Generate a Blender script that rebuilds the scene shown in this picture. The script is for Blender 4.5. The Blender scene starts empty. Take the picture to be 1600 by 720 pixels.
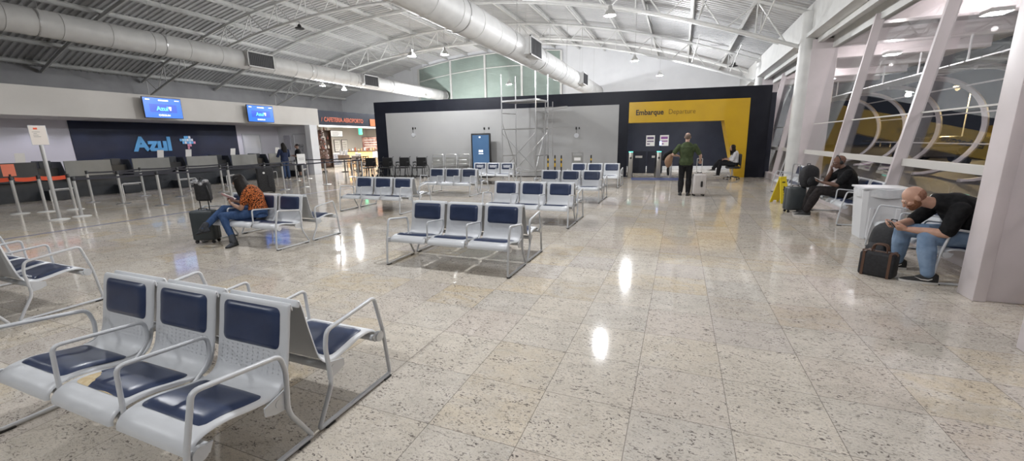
import bpy, bmesh, math, random
from mathutils import Vector, Matrix, Euler
random.seed(7)
C = bpy.context.scene.collection
PI = math.pi
R = math.radians
# ------------------------------------------------------------------ camera, world, exposure
YAW, PITCH, ROLL, FPX = .382, .2127, -.0179, 645.0
cd = bpy.data.cameras.new('camera'); cam = bpy.data.objects.new('camera', cd); C.objects.link(cam)
cd.sensor_fit = 'HORIZONTAL'; cd.sensor_width = 36; cd.lens = FPX/1600*36; cd.clip_end = 300; cd.clip_start = .05
fw = Vector((-math.sin(YAW)*math.cos(PITCH), math.cos(YAW)*math.cos(PITCH), -math.sin(PITCH)))
rt = Vector((math.cos(YAW), math.sin(YAW), 0)); up = rt.cross(fw)
r2 = rt*math.cos(ROLL)+up*math.sin(ROLL); u2 = -rt*math.sin(ROLL)+up*math.cos(ROLL)
m = Matrix((r2, u2, -fw)).transposed().to_4x4(); m.translation = (0, 0, 1.6)
cam.matrix_world = m
bpy.context.scene.camera = cam
w = bpy.data.worlds.new('night_sky'); bpy.context.scene.world = w; w.use_nodes = True
bg = w.node_tree.nodes['Background']; bg.inputs[0].default_value = (.09, .1, .14, 1); bg.inputs[1].default_value = .12
vs = bpy.context.scene.view_settings
vs.view_transform = 'Standard'; vs.look = 'None'; vs.gamma = 1; vs.use_curve_mapping = False; vs.exposure = 0.35
LAMP_W = 330.0          # main high-bay lamps
# ------------------------------------------------------------------ mesh helper
class MB:
    def __init__(s): s.v = []; s.f = []; s.m = []; s.cur = 0; s.uv = None
    def add(s, vs_, fs):
        b = len(s.v); s.v += [tuple(v) for v in vs_]
        for f in fs: s.f.append(tuple(b+i for i in f)); s.m.append(s.cur)
        return s
    def box(s, x0, x1, y0, y1, z0, z1, M=None):
        p = [Vector((x, y, z)) for z in (z0, z1) for y in (y0, y1) for x in (x0, x1)]
        if M is not None: p = [M @ q for q in p]
        return s.add(p, [(0,2,3,1),(4,5,7,6),(0,1,5,4),(2,6,7,3),(0,4,6,2),(1,3,7,5)])
    def rbox(s, x0, x1, y0, y1, z0, z1, b=.01, seg=2, M=None):
        bm = bmesh.new(); bmesh.ops.create_cube(bm, size=1)
        for v in bm.verts: v.co = Vector(((x0+x1)/2+v.co.x*(x1-x0), (y0+y1)/2+v.co.y*(y1-y0), (z0+z1)/2+v.co.z*(z1-z0)))
        bmesh.ops.bevel(bm, geom=list(bm.edges), offset=min(b, .49*min(x1-x0, y1-y0, z1-z0)), segments=seg, affect='EDGES', profile=.5)
        bm.verts.index_update()
        s.add([(M @ v.co if M is not None else v.co) for v in bm.verts], [[v.index for v in f.verts] for f in bm.faces]); bm.free(); return s
    def tube(s, path, r, n=8, closed=False, flat=1.0, caps=True):
        P = [Vector(p) for p in path]; N = len(P)
        rs = r if isinstance(r, (list, tuple)) else [r]*N
        T = []
        for i in range(N):
            a = P[i-1] if (i > 0 or closed) else P[i]; b = P[(i+1) % N] if (i < N-1 or closed) else P[i]
            t = (b-a); T.append(t.normalized() if t.length > 1e-9 else Vector((0, 0, 1)))
        ref = Vector((0, 0, 1)) if abs(T[0].z) < .9 else Vector((1, 0, 0))
        u = T[0].cross(ref).normalized(); vv = []
        for i in range(N):
            u = (u-T[i]*u.dot(T[i]));
            if u.length < 1e-6: u = T[i].orthogonal()
            u.normalize(); w_ = T[i].cross(u)
            vv += [P[i]+rs[i]*(math.cos(2*PI*k/n)*u+math.sin(2*PI*k/n)*w_*flat) for k in range(n)]
        fs = []
        for i in range(N if closed else N-1):
            a = i*n; b = ((i+1) % N)*n
            fs += [(a+k, a+(k+1) % n, b+(k+1) % n, b+k) for k in range(n)]
        if caps and not closed: fs += [tuple(range(n))[::-1], tuple((N-1)*n+k for k in range(n))]
        return s.add(vv, fs)
    def cyl(s, p0, p1, r0, r1=None, n=16): return s.tube([p0, p1], [r0, r0 if r1 is None else r1], n)
    def lathe(s, prof, n=24, c=(0, 0, 0), M=None):
        vv = []; N = len(prof)
        for r_, z in prof:
            for k in range(n):
                p = Vector((c[0]+r_*math.cos(2*PI*k/n), c[1]+r_*math.sin(2*PI*k/n), c[2]+z)); vv.append(M @ p if M is not None else p)
        fs = [(i*n+k, i*n+(k+1) % n, (i+1)*n+(k+1) % n, (i+1)*n+k) for i in range(N-1) for k in range(n)]
        if prof[0][0] > 1e-5: fs.append(tuple(range(n))[::-1])
        if prof[-1][0] > 1e-5: fs.append(tuple((N-1)*n+k for k in range(n)))
        return s.add(vv, fs)
    def prism(s, poly, a, b, ax='x', M=None):
        # poly of 2D points extruded from a to b along ax
        def mk(t, p): return Vector((t, p[0], p[1])) if ax == 'x' else Vector((p[0], t, p[1])) if ax == 'y' else Vector((p[0], p[1], t))
        n = len(poly); vv = [mk(a, p) for p in poly]+[mk(b, p) for p in poly]
        if M is not None: vv = [M @ q for q in vv]
        return s.add(vv, [tuple(range(n)), tuple(range(2*n-1, n-1, -1))]+[(i, i+n, (i+1) % n+n, (i+1) % n) for i in range(n)])
    def rings(s, rings, cap=True, close=False):
        n = len(rings[0]); vv = [p for r_ in rings for p in r_]; N = len(rings)
        fs = [(i*n+k, i*n+(k+1) % n, ((i+1) % N)*n+(k+1) % n, ((i+1) % N)*n+k) for i in range(N if close else N-1) for k in range(n)]
        if cap and not close: fs += [tuple(range(n))[::-1], tuple((N-1)*n+k for k in range(n))]
        return s.add(vv, fs)
    def ell(s, c, rx, ry, rz, M=None, nu=14, nv=9):
        rr = []; vv = []; c = Vector(c)
        for i in range(nv+1):
            a = -PI/2+PI*i/nv
            for k in range(nu):
                b = 2*PI*k/nu; p = Vector((rx*math.cos(a)*math.cos(b), ry*math.cos(a)*math.sin(b), rz*math.sin(a)))
                vv.append(c+(M @ p if M is not None else p))
        fs = [(i*nu+k, i*nu+(k+1) % nu, (i+1)*nu+(k+1) % nu, (i+1)*nu+k) for i in range(nv) for k in range(nu)]
        return s.add(vv, fs)
    def cap(s, p0, p1, r0, r1, n=12):
        # tapered capsule
        p0, p1 = Vector(p0), Vector(p1); d = p1-p0; L = max(d.length, 1e-6); t = d/L; pts = []; rs = []
        for k in range(4): a = -PI/2+PI/2*k/4+.12; pts.append(p0+t*r0*math.sin(a)); rs.append(r0*math.cos(a))
        pts += [p0, p1]; rs += [r0, r1]
        for k in range(1, 5): a = PI/2*k/4-.12*(k == 4); pts.append(p1+t*r1*math.sin(a)); rs.append(r1*math.cos(a))
        return s.tube(pts, rs, n)
    def chain(s, pts, rs, n=12):
        for i in range(len(pts)-1): s.cap(pts[i], pts[i+1], rs[i], rs[i+1], n)
        return s
    def xf(s, M): s.v = [tuple(M @ Vector(v)) for v in s.v]; return s
    def build(s, name, mats, parent=None, smooth=None, loc=None, weld=False):
        me = bpy.data.meshes.new(name); me.from_pydata(s.v, [], s.f)
        mats = mats if isinstance(mats, (list, tuple)) else [mats]
        for mt in mats: me.materials.append(mt)
        if len(mats) > 1: me.polygons.foreach_set('material_index', s.m)
        bm = bmesh.new(); bm.from_mesh(me)
        if weld: bmesh.ops.remove_doubles(bm, verts=bm.verts, dist=1e-5)
        bmesh.ops.recalc_face_normals(bm, faces=bm.faces); bm.to_mesh(me); bm.free()
        if smooth:
            me.polygons.foreach_set('use_smooth', [True]*len(me.polygons)); me.set_sharp_from_angle(angle=R(smooth))
        me.update()
        o = bpy.data.objects.new(name, me); C.objects.link(o)
        if loc: o.location = loc
        if parent: o.parent = parent
        return o
def fillet(pts, r, n=4, closed=False):
    P = [Vector(p) for p in pts]; out = []; N = len(P)
    for i in range(N):
        if not closed and i in (0, N-1): out.append(P[i]); continue
        a, b, c = P[i-1], P[i], P[(i+1) % N]; d0 = (a-b); d1 = (c-b); L = min(r, d0.length*.45, d1.length*.45)
        p0 = b+d0.normalized()*L; p1 = b+d1.normalized()*L
        for k in range(n+1):
            t = k/n; out.append((1-t)**2*p0+2*t*(1-t)*b+t*t*p1)
    return out
def tag(o, label, cat, group=None, kind=None):
    if label: o['label'] = label
    if cat: o['category'] = cat
    if group: o['group'] = group
    if kind: o['kind'] = kind
    return o
def thing(name, label, cat, loc=(0, 0, 0), rz=0, group=None):
    o = bpy.data.objects.new(name, None); C.objects.link(o); o.location = loc; o.rotation_euler = (0, 0, rz)
    o.empty_display_size = .1
    return tag(o, label, cat, group)
def struct(name, mb, mats, smooth=None, parent=None, label=None):
    o = mb.build(name, mats, parent, smooth)
    if parent is None: o['kind'] = 'structure'
    if label: o['label'] = label
    return o
def dup(root, loc, rz=None, label=None, group=None):
    r_ = root.copy(); C.objects.link(r_); r_.location = loc
    if rz is not None: r_.rotation_euler = (0, 0, rz)
    if label: r_['label'] = label
    if group: r_['group'] = group
    for ch in KIDS(root):
        c = ch.copy(); C.objects.link(c); c.parent = r_
        for g in KIDS(ch):
            d = g.copy(); C.objects.link(d); d.parent = c
    return r_
def KIDS(o): return [k for k in bpy.data.objects if k.parent == o]
def kid(o, label): o['label'] = label; return o
# ------------------------------------------------------------------ materials
def mat(name, col, rough=.5, metal=0, spec=.5, emit=None, es=0, coat=0, alpha=None, trans=0):
    m_ = bpy.data.materials.new(name); m_.use_nodes = True; b = m_.node_tree.nodes['Principled BSDF']
    b.inputs['Base Color'].default_value = (*col, 1); b.inputs['Roughness'].default_value = rough; b.inputs['Metallic'].default_value = metal
    b.inputs['Specular IOR Level'].default_value = spec; b.inputs['Coat Weight'].default_value = coat
    if emit: b.inputs['Emission Color'].default_value = (*emit, 1); b.inputs['Emission Strength'].default_value = es
    if trans: b.inputs['Transmission Weight'].default_value = trans
    return m_
def nt(m_): return m_.node_tree.nodes, m_.node_tree.links, m_.node_tree.nodes['Principled BSDF']
def noisy(name, col, col2, scale=8, rough=.5, metal=0, bump=.0, detail=4, stretch=(1, 1, 1), lo=.35, hi=.65, spec=None):
    spec = (.15 if rough >= .78 else .5) if spec is None else spec
    m_ = mat(name, col, rough, metal, spec); N, L, b = nt(m_)
    tc = N.new('ShaderNodeTexCoord'); mp = N.new('ShaderNodeMapping'); mp.inputs['Scale'].default_value = stretch
    no = N.new('ShaderNodeTexNoise'); no.inputs['Scale'].default_value = scale; no.inputs['Detail'].default_value = detail
    rp = N.new('ShaderNodeValToRGB'); rp.color_ramp.elements[0].position = lo; rp.color_ramp.elements[1].position = hi
    rp.color_ramp.elements[0].color = (*col, 1); rp.color_ramp.elements[1].color = (*col2, 1)
    L.new(tc.outputs['Object'], mp.inputs[0]); L.new(mp.outputs[0], no.inputs['Vector']); L.new(no.outputs['Fac'], rp.inputs[0]); L.new(rp.outputs[0], b.inputs['Base Color'])
    if bump:
        bp = N.new('ShaderNodeBump'); bp.inputs['Strength'].default_value = bump; bp.inputs['Distance'].default_value = .01
        L.new(no.outputs['Fac'], bp.inputs['Height']); L.new(bp.outputs[0], b.inputs['Normal'])
    return m_
def mth(N, L, op, a, b=None, c=None):
    n = N.new('ShaderNodeMath'); n.operation = op
    for i, x in enumerate((a, b, c)):
        if x is None: continue
        if isinstance(x, (int, float)): n.inputs[i].default_value = x
        else: L.new(x, n.inputs[i])
    return n.outputs[0]
def mixc(N, L, f, a, b, typ='MIX'):
    n = N.new('ShaderNodeMix'); n.data_type = 'RGBA'; n.blend_type = typ
    for sock, x in ((n.inputs[0], f), (n.inputs[6], a), (n.inputs[7], b)):
        if isinstance(x, (int, float)): sock.default_value = x
        elif isinstance(x, tuple): sock.default_value = (*x, 1)
        else: L.new(x, sock)
    return n.outputs[2]
def floor_mat():
    m_ = mat('granite_floor', (.6, .57, .52), .09, spec=.36); N, L, b = nt(m_)
    tc = N.new('ShaderNodeTexCoord'); sp = N.new('ShaderNodeSeparateXYZ'); L.new(tc.outputs['Object'], sp.inputs[0])
    P = .542
    xs = mth(N, L, 'DIVIDE', mth(N, L, 'ADD', sp.outputs[0], .175+P*100), P); ys = mth(N, L, 'DIVIDE', mth(N, L, 'ADD', sp.outputs[1], -2.86+P*100), P)
    cx = mth(N, L, 'FLOOR', xs); cy = mth(N, L, 'FLOOR', ys); fx = mth(N, L, 'FRACT', xs); fy = mth(N, L, 'FRACT', ys)
    cb = N.new('ShaderNodeCombineXYZ'); L.new(cx, cb.inputs[0]); L.new(cy, cb.inputs[1])
    wn = N.new('ShaderNodeTexWhiteNoise'); wn.noise_dimensions = '3D'; L.new(cb.outputs[0], wn.inputs['Vector'])
    sc = N.new('ShaderNodeSeparateColor'); L.new(wn.outputs['Color'], sc.inputs[0])
    # shift the texture per tile so slabs do not continue into each other
    off = N.new('ShaderNodeVectorMath'); off.operation = 'SCALE'; off.inputs['Scale'].default_value = 17.0; L.new(wn.outputs['Color'], off.inputs[0])
    vec = N.new('ShaderNodeVectorMath'); vec.operation = 'ADD'; L.new(tc.outputs['Object'], vec.inputs[0]); L.new(off.outputs[0], vec.inputs[1])
    mp = N.new('ShaderNodeMapping'); mp.inputs['Scale'].default_value = (1, 1.7, 1); mp.inputs['Rotation'].default_value = (0, 0, .3); L.new(vec.outputs[0], mp.inputs[0])
    def noise(s, d=3, dist=0, src=None):
        n = N.new('ShaderNodeTexNoise'); n.inputs['Scale'].default_value = s; n.inputs['Detail'].default_value = d; n.inputs['Distortion'].default_value = dist
        L.new(src or mp.outputs[0], n.inputs['Vector']); return n.outputs['Fac']
    def ramp(f, a, c):
        r_ = N.new('ShaderNodeMapRange'); r_.inputs[1].default_value = a; r_.inputs[2].default_value = c; L.new(f, r_.inputs[0]); return r_.outputs[0]
    cloud = noise(5, 5, .6); base = mixc(N, L, ramp(cloud, .35, .7), (.67, .61, .525), (.56, .51, .435))
    warm = mth(N, L, 'MULTIPLY', ramp(sc.outputs[0], .68, .95), ramp(noise(3.2, 4, 1.0), .33, .6))
    base = mixc(N, L, warm, base, (.62, .52, .37))
    pinkm = mth(N, L, 'MULTIPLY', ramp(sc.outputs[2], .7, .9), .5); base = mixc(N, L, pinkm, base, (.55, .48, .43))
    base = mixc(N, L, mth(N, L, 'MULTIPLY', ramp(sc.outputs[1], .5, 1.0), .25), base, (.42, .42, .42))
    fl1 = mth(N, L, 'MULTIPLY', ramp(noise(46, 2, .8), .575, .62), mth(N, L, 'ADD', .35, ramp(noise(7, 3), .4, .65)))
    base = mixc(N, L, mth(N, L, 'MULTIPLY', fl1, .8), base, (.13, .11, .10))
    fl2 = ramp(noise(110, 2, .3), .56, .63); base = mixc(N, L, mth(N, L, 'MULTIPLY', fl2, .35), base, (.25, .22, .2))
    fl3 = ramp(noise(16, 6, 2.5), .62, .70); base = mixc(N, L, mth(N, L, 'MULTIPLY', fl3, .55), base, (.2, .18, .165))
    lt = ramp(noise(30, 3, .5), .58, .72); base = mixc(N, L, mth(N, L, 'MULTIPLY', lt, .35), base, (.78, .76, .72))
    def edge(f): return mth(N, L, 'MINIMUM', f, mth(N, L, 'SUBTRACT', 1.0, f))
    ed = mth(N, L, 'MINIMUM', edge(fx), edge(fy)); gr = mth(N, L, 'LESS_THAN', ed, .0045)
    base = mixc(N, L, mth(N, L, 'MULTIPLY', gr, .7), base, (.16, .14, .12))
    # grime worn along the facade side and broad waxing marks
    dirt = mth(N, L, 'MULTIPLY', ramp(noise(.5, 4, .8, tc.outputs['Object']), .45, .7), .22)
    base = mixc(N, L, dirt, base, (.36, .33, .29))
    L.new(base, b.inputs['Base Color'])
    L.new(mth(N, L, 'ADD', .045, mth(N, L, 'MULTIPLY', noise(2.5, 5, .5, tc.outputs['Object']), .07)), b.inputs['Roughness'])
    bp = N.new('ShaderNodeBump'); bp.inputs['Strength'].default_value = .03; bp.inputs['Distance'].default_value = .001
    L.new(mth(N, L, 'SUBTRACT', noise(1.2, 3, 0, tc.outputs['Object']), mth(N, L, 'MULTIPLY', gr, .6)), bp.inputs['Height']); L.new(bp.outputs[0], b.inputs['Normal'])
    return m_
def glass_mat(name, tint=(1, 1, 1), ior=1.5, rough=0.0, boost=1.0):
    m_ = bpy.data.materials.new(name); m_.use_nodes = True; N = m_.node_tree.nodes; L = m_.node_tree.links; N.clear()
    o = N.new('ShaderNodeOutputMaterial'); mx = N.new('ShaderNodeMixShader'); t = N.new('ShaderNodeBsdfTransparent'); g = N.new('ShaderNodeBsdfGlossy')
    fr = N.new('ShaderNodeFresnel'); fr.inputs[0].default_value = ior; t.inputs[0].default_value = (*tint, 1); g.inputs['Roughness'].default_value = rough
    L.new(mth(N, L, 'MULTIPLY', fr.outputs[0], boost), mx.inputs[0]); L.new(t.outputs[0], mx.inputs[1]); L.new(g.outputs[0], mx.inputs[2]); L.new(mx.outputs[0], o.inputs[0])
    return m_
def perf_mat():
    # grey powder-coated sheet, with a field of small punched holes low on the backrest (UV-free, object coords)
    m_ = mat('perforated_grey_metal', (.62, .635, .655), .42, .05); N, L, b = nt(m_)
    tc = N.new('ShaderNodeTexCoord'); sp = N.new('ShaderNodeSeparateXYZ'); L.new(tc.outputs['Object'], sp.inputs[0])
    def cell(s, p):
        f = mth(N, L, 'FRACT', mth(N, L, 'DIVIDE', mth(N, L, 'ADD', s, 10.0), p)); f = mth(N, L, 'SUBTRACT', f, .5); return mth(N, L, 'MULTIPLY', f, p)
    dx = cell(sp.outputs[0], .040); dz = cell(sp.outputs[2], .021)
    d = mth(N, L, 'SQRT', mth(N, L, 'ADD', mth(N, L, 'MULTIPLY', dx, dx), mth(N, L, 'MULTIPLY', dz, dz)))
    hole = mth(N, L, 'LESS_THAN', d, .0031)
    band = mth(N, L, 'MULTIPLY', mth(N, L, 'GREATER_THAN', sp.outputs[2], .425), mth(N, L, 'LESS_THAN', sp.outputs[2], .535))
    inx = mth(N, L, 'LESS_THAN', mth(N, L, 'ABSOLUTE', sp.outputs[0]), .225)
    hole = mth(N, L, 'MULTIPLY', mth(N, L, 'MULTIPLY', hole, band), inx)
    tr = N.new('ShaderNodeBsdfTransparent'); mx = N.new('ShaderNodeMixShader'); out = N['Material Output']
    L.new(hole, mx.inputs[0]); L.new(b.outputs[0], mx.inputs[1]); L.new(tr.outputs[0], mx.inputs[2]); L.new(mx.outputs[0], out.inputs[0])
    return m_
M = {}
M['floor'] = floor_mat()
M['perf'] = perf_mat()
M['steel_grey'] = mat('grey_powder_coated_steel', (.57, .585, .605), .4, .12)
M['pad'] = noisy('navy_vinyl', (.022, .034, .078), (.034, .05, .105), 6, .3, bump=.05)
M['foam'] = noisy('beige_foam', (.55, .42, .25), (.66, .55, .36), 40, .9, bump=.4)
M['rubber'] = mat('black_rubber', (.015, .015, .015), .6)
M['white_metal'] = noisy('off_white_painted_steel', (.66, .66, .64), (.6, .6, .585), 3, .4)
M['deck'] = noisy('white_roof_deck', (.56, .56, .56), (.49, .49, .495), .7, .42, .1)
M['white_wall'] = noisy('white_plaster', (.72, .73, .75), (.68, .69, .71), 1.2, .7)
M['soffit'] = noisy('cream_plaster', (.60, .58, .55), (.56, .54, .51), 1.0, .7)
M['grey_panel'] = noisy('light_grey_panel', (.39, .39, .385), (.365, .365, .365), .8, .5)
M['charcoal'] = noisy('charcoal_cladding', (.011, .012, .019), (.014, .016, .024), 2, .45, spec=.2)
M['charcoal2'] = noisy('slate_cladding', (.030, .034, .052), (.036, .041, .06), 2, .45, spec=.25)
M['yellow'] = noisy('yellow_cladding', (.62, .38, .008), (.57, .345, .01), 1.5, .38)
M['fin'] = noisy('pinkish_white_cladding', (.66, .60, .61), (.6, .55, .555), 2, .38)
M['navy_wall'] = noisy('navy_wall_panel', (.009, .014, .038), (.012, .019, .05), 1.5, .4, spec=.25)
M['lavender'] = mat('pale_wall', (.62, .61, .66), .6)
M['duct'] = noisy('galvanised_duct', (.62, .62, .61), (.56, .56, .555), 2.5, .5, .05)
M['dark_grille'] = mat('dark_grille', (.06, .06, .065), .5)
M['glass'] = glass_mat('clear_glass', (.93, .94, .94), 1.42, 0, .34)
M['glass_reflective'] = glass_mat('reflective_glass', (.95, .98, .965), 1.5, 0, 1.6)
M['black'] = mat('black_plastic', (.012, .012, .013), .4)
M['chrome'] = mat('brushed_steel', (.55, .55, .55), .28, .9)
M['lamp'] = mat('lamp_lens', (.9, .9, .9), .4, emit=(.93, .96, 1), es=60)
M['lamp_small'] = mat('downlight_lens', (.9, .9, .9), .4, emit=(.9, .93, 1), es=25)
M['white_plastic'] = mat('white_plastic', (.7, .71, .73), .4)
M['paper'] = mat('white_paper', (.75, .74, .72), .7)
# ------------------------------------------------------------------ lamps of the hall
def high_bay(x, y, z, label, power=None, roof=True, name='high_bay_lamp', spread=172, group=None, up=True):
    t = thing(name, label, 'lamp', (x, y, z), 0, group)
    b = MB(); b.lathe([(.0, .26), (.05, .25), (.06, .16), (.11, .12), (.15, .03), (.16, .0), (.145, .0), (.13, .03)], 20)
    b.build('lamp_housing', M['white_metal'], t, 40)
    l = MB(); l.lathe([(.0, .012), (.145, .012), (.145, .02), (.0, .02)], 20); l.build('lamp_lens', M['lamp'], t, 40)
    if roof:
        h = roof_z(x)-z; r_ = MB(); r_.cyl((0, 0, .25), (0, 0, h), .008, n=6); r_.build('hanging_rod', M['chrome'], t)
    p = LAMP_W if power is None else power
    ld = bpy.data.lights.new('lamp_light', 'POINT' if up else 'SPOT'); ld.energy = p
    if not up: ld.spot_size = R(165); ld.spot_blend = .5
    ld.shadow_soft_size = .09; ld.color = (.97, .98, 1)
    lo = bpy.data.objects.new('lamp_light', ld); C.objects.link(lo); lo.parent = t; lo.location = (0, 0, -.12)
    return t
def roof_z(x): return 8.78-.0115*(x+13.5)**2
def chord_z(x): return 7.5-.0115*(x+13.5)**2
# ------------------------------------------------------------------ floor, walls, roof
b = MB(); b.box(-31, 3.9, -8, 33, -.2, 0); struct('floor', b, M['floor'])
b = MB(); b.box(-11.49, -11.41, -8, 20.5, 0, .0015); o = b.build('floor_guide_line', noisy('blue_floor_tape', (.10, .12, .22), (.14, .16, .27), 9, .35)); tag(o, 'long thin blue line marked on the floor in front of the check-in queue', 'floor line')
# gable wall
zs = [(-30 + 34.2*i/24) for i in range(25)]
b = MB(); poly = [(-30, 0), (4.2, 0)]+[(x, roof_z(x)) for x in reversed(zs)]; b.prism(poly, 32, 32.2, 'y'); struct('wall_far', b, M['white_wall'])
b = MB(); b.box(-30.2, -30, -8, 32, 0, 6.2); struct('wall_left', b, noisy('shaded_plaster', (.36, .36, .37), (.32, .32, .33), 1.2, .7))  # plaster colour darkened to stand in for the lack of light here
# corrugated roof deck
b = MB(); NX = 44; xs_ = [-30.3+35.2*i/NX for i in range(NX+1)]; ys_ = []; y = -8.0; p = .25
while y < 32.2: ys_ += [(y, 0), (y+.07, 0), (y+.10, .05), (y+.22, .05)]; y += p
vv = [(x, yy, roof_z(x)+dz) for yy, dz in ys_ for x in xs_]; n1 = NX+1
b.add(vv, [(j*n1+i, j*n1+i+1, (j+1)*n1+i+1, (j+1)*n1+i) for j in range(len(ys_)-1) for i in range(NX)]); struct('ceiling', b, M['deck'])
# purlins running the length of the hall
px_ = [2.0-1.85*i for i in range(18)]
for i, x in enumerate(px_):
    b = MB(); z = roof_z(x); sl = math.atan(-.023*(x+13.5)); Mx = Matrix.Translation((x, 0, z-.11)) @ Matrix.Rotation(-sl, 4, 'Y')
    b.box(-.05, -.035, -8, 31.99, -.1, .09, Mx); b.box(-.05, .05, -8, 31.99, -.1, -.085, Mx); b.box(-.05, .05, -8, 31.99, .08, .095, Mx); b.box(.035, .05, -8, 31.99, -.1, -.07, Mx)
    struct('trim_%d' % (i+1), b, M['white_metal'], label='white steel roof purlin')
# arched trusses
def truss(Y, label):
    t = thing('roof_truss', label, 'truss', (0, Y, 0), 0, None)
    X0, X1 = -29.9, 3.42; nseg = 36
    bot = [(X0+(X1-X0)*i/nseg, 0, chord_z(X0+(X1-X0)*i/nseg)) for i in range(nseg+1)]
    b = MB(); b.tube(bot, .06, 6); b.build('bottom_chord', M['white_metal'], t, 40)
    top = [(x, y, z+1.0) for x, y, z in bot]; b = MB(); b.tube(top, .07, 6); b.build('top_chord', M['white_metal'], t, 40)
    for x in px_:
        if x < X0+.2: continue
        b = MB(); b.cyl((x, 0, chord_z(x)), (x, 0, chord_z(x)+1), .024, n=6); b.build('vertical_strut', M['white_metal'], t, 40)
        for s in (-1, 1):
            xb = x+s*.86
            if xb > X1 or xb < X0: continue
            b = MB(); b.cyl((x, 0, chord_z(x)+.96), (xb, 0, chord_z(xb)), .026, n=6); b.build('diagonal_brace', M['white_metal'], t, 40)
    for s in (-1, 1):      # short knee braces out to the purlins near both supports
        for xq in (X1-1.3, X1-3.1):
            b = MB(); b.cyl((xq, 0, chord_z(xq)+.1), (xq+.25, s*1.5, roof_z(xq)-.2), .022, n=6); b.build('knee_brace', M['white_metal'], t, 40)
    return t
truss(15.9, 'large arched white steel lattice truss crossing the near ceiling, ending at the round column')
truss(24.4, 'arched white steel lattice truss farther back, in front of the white gable wall')
truss(7.4, 'arched white steel lattice truss closest to the camera, high above the first seats')
for k, Y in enumerate((11.65, 20.15, 28.3)):
    b = MB(); b.tube([(x, Y, roof_z(x)-.28) for x in [-29.9+33.3*i/30 for i in range(31)]], .07, 6, flat=1.3)
    o = b.build('roof_rafter', M['white_metal'], None, 40); tag(o, ['curved white steel rafter under the roof in front of the nearer truss', 'curved white steel rafter under the roof between the two lattice trusses', 'curved white steel rafter under the roof behind the farther truss'][k], 'rafter')
# ------------------------------------------------------------------ round ducts
def duct(X, z, r, Y1, label, diffs, side):
    t = thing('air_duct', label, 'air duct', (X, 0, z))
    b = MB(); y = -7.0; prof = [(0, y)]
    while y < Y1-.8:
        prof += [(r, y), (r, y+1.19), (r+.012, y+1.195), (r+.012, y+1.225), (r, y+1.23)]; y += 1.24
    prof += [(r, Y1-.3), (r*.93, Y1-.1), (r*.72, Y1), (0, Y1)]
    b.lathe(prof, 32, M=Matrix.Rotation(-PI/2, 4, 'X')); b.build('duct_shell', M['duct'], t, 35)
    for yd in diffs:
        d = MB(); d.box(side*(r*.55), side*(r+.16), yd-.62, yd+.62, -.30, .28); d.box(side*(r+.155), side*(r+.19), yd-.66, yd+.66, -.34, -.29); d.box(side*(r+.155), side*(r+.19), yd-.66, yd+.66, .27, .32)
        d.box(side*(r+.155), side*(r+.19), yd-.66, yd-.62, -.34, .32); d.box(side*(r+.155), side*(r+.19), yd+.62, yd+.66, -.34, .32)
        do = d.build('diffuser_box', M['duct'], t)
        g = MB(); g.box(side*(r+.15), side*(r+.165), yd-.62, yd+.62, -.29, .27)
        for k in range(14): g.box(side*(r+.165), side*(r+.182), yd-.6+k*.09, yd-.575+k*.09, -.28, .26)
        g.build('diffuser_grille', M['dark_grille'], do)
    for k in range(9):
        yh = .5+k*3.4; zr = roof_z(X)-z-.05
        for s in (-1, 1):
            h = MB(); h.cyl((s*r*.98, yh, 0), (s*r*.98, yh, zr), .006, n=5); h.build('hanger_rod', M['chrome'], t)
        h = MB(); h.lathe([(r+.004, -.02), (r+.014, -.02), (r+.014, .02), (r+.004, .02)], 32, M=Matrix.Translation((0, yh, 0)) @ Matrix.Rotation(-PI/2, 4, 'X')); h.build('hanger_strap', M['chrome'], t)
duct(-5.8, 4.97, .46, 31.2, 'big round white air duct overhead, running above the seats to the far wall', (-.1, 7.2, 15.6, 24.4), 1)
duct(-18.5, 5.4, .40, 31.0, 'long round air duct on the left above the check-in area', (-.1, 14.4, 21.8), 1)
# ------------------------------------------------------------------ soffit and check-in back wall
b = MB(); b.box(-21.6, -18.9, -8, 18.25, 2.66, 3.56); struct('wall_soffit', b, M['soffit'])
b = MB(); b.box(-21.6, -21.4, -8, 18.25, 0, 2.66); struct('wall_check_in', b, M['lavender'])
b = MB(); b.prism([(8.75, .0), (15.15, .0), (15.15, 2.655), (8.70, 2.655)], -21.4, -21.37, 'x'); o = b.build('branded_wall_panel', M['navy_wall']); tag(o, 'dark navy wall panel behind the check-in desks carrying the blue lettering', 'wall panel')
def text(s, name, mtl, size, Mx, ext=.01, offs=0, parent=None, align='LEFT', sx=1.0, shear=0):
    cu = bpy.data.curves.new(name, 'FONT'); cu.body = s; cu.size = size; cu.extrude = ext; cu.offset = offs; cu.align_x = align; cu.resolution_u = 3; cu.shear = shear
    tmp = bpy.data.objects.new('tmp_text', cu); C.objects.link(tmp)
    me = bpy.data.meshes.new_from_object(tmp.evaluated_get(bpy.context.evaluated_depsgraph_get())); bpy.data.objects.remove(tmp); bpy.data.curves.remove(cu)
    me.transform(Matrix.Diagonal((sx, 1, 1, 1))); me.transform(Mx); me.materials.clear(); me.materials.append(mtl); me.name = name
    o = bpy.data.objects.new(name, me); C.objects.link(o)
    if parent: o.parent = parent
    return o
def face_x(x, y, z): return Matrix.Translation((x, y, z)) @ Matrix(((0, 0, 1, 0), (1, 0, 0, 0), (0, 1, 0, 0), (0, 0, 0, 1)))   # text plane facing +X, reading towards +Y
az = mat('sky_blue_lettering', (.10, .36, .66), .5)
t = thing('airline_wall_logo', 'large light blue Azul lettering with a mosaic map emblem on the navy wall', 'sign', (-21.36, 10.62, 1.49))
text('Azul', 'lettering', az, .80, face_x(0, 0, .0), .02, .036, t, sx=.98)
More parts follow.
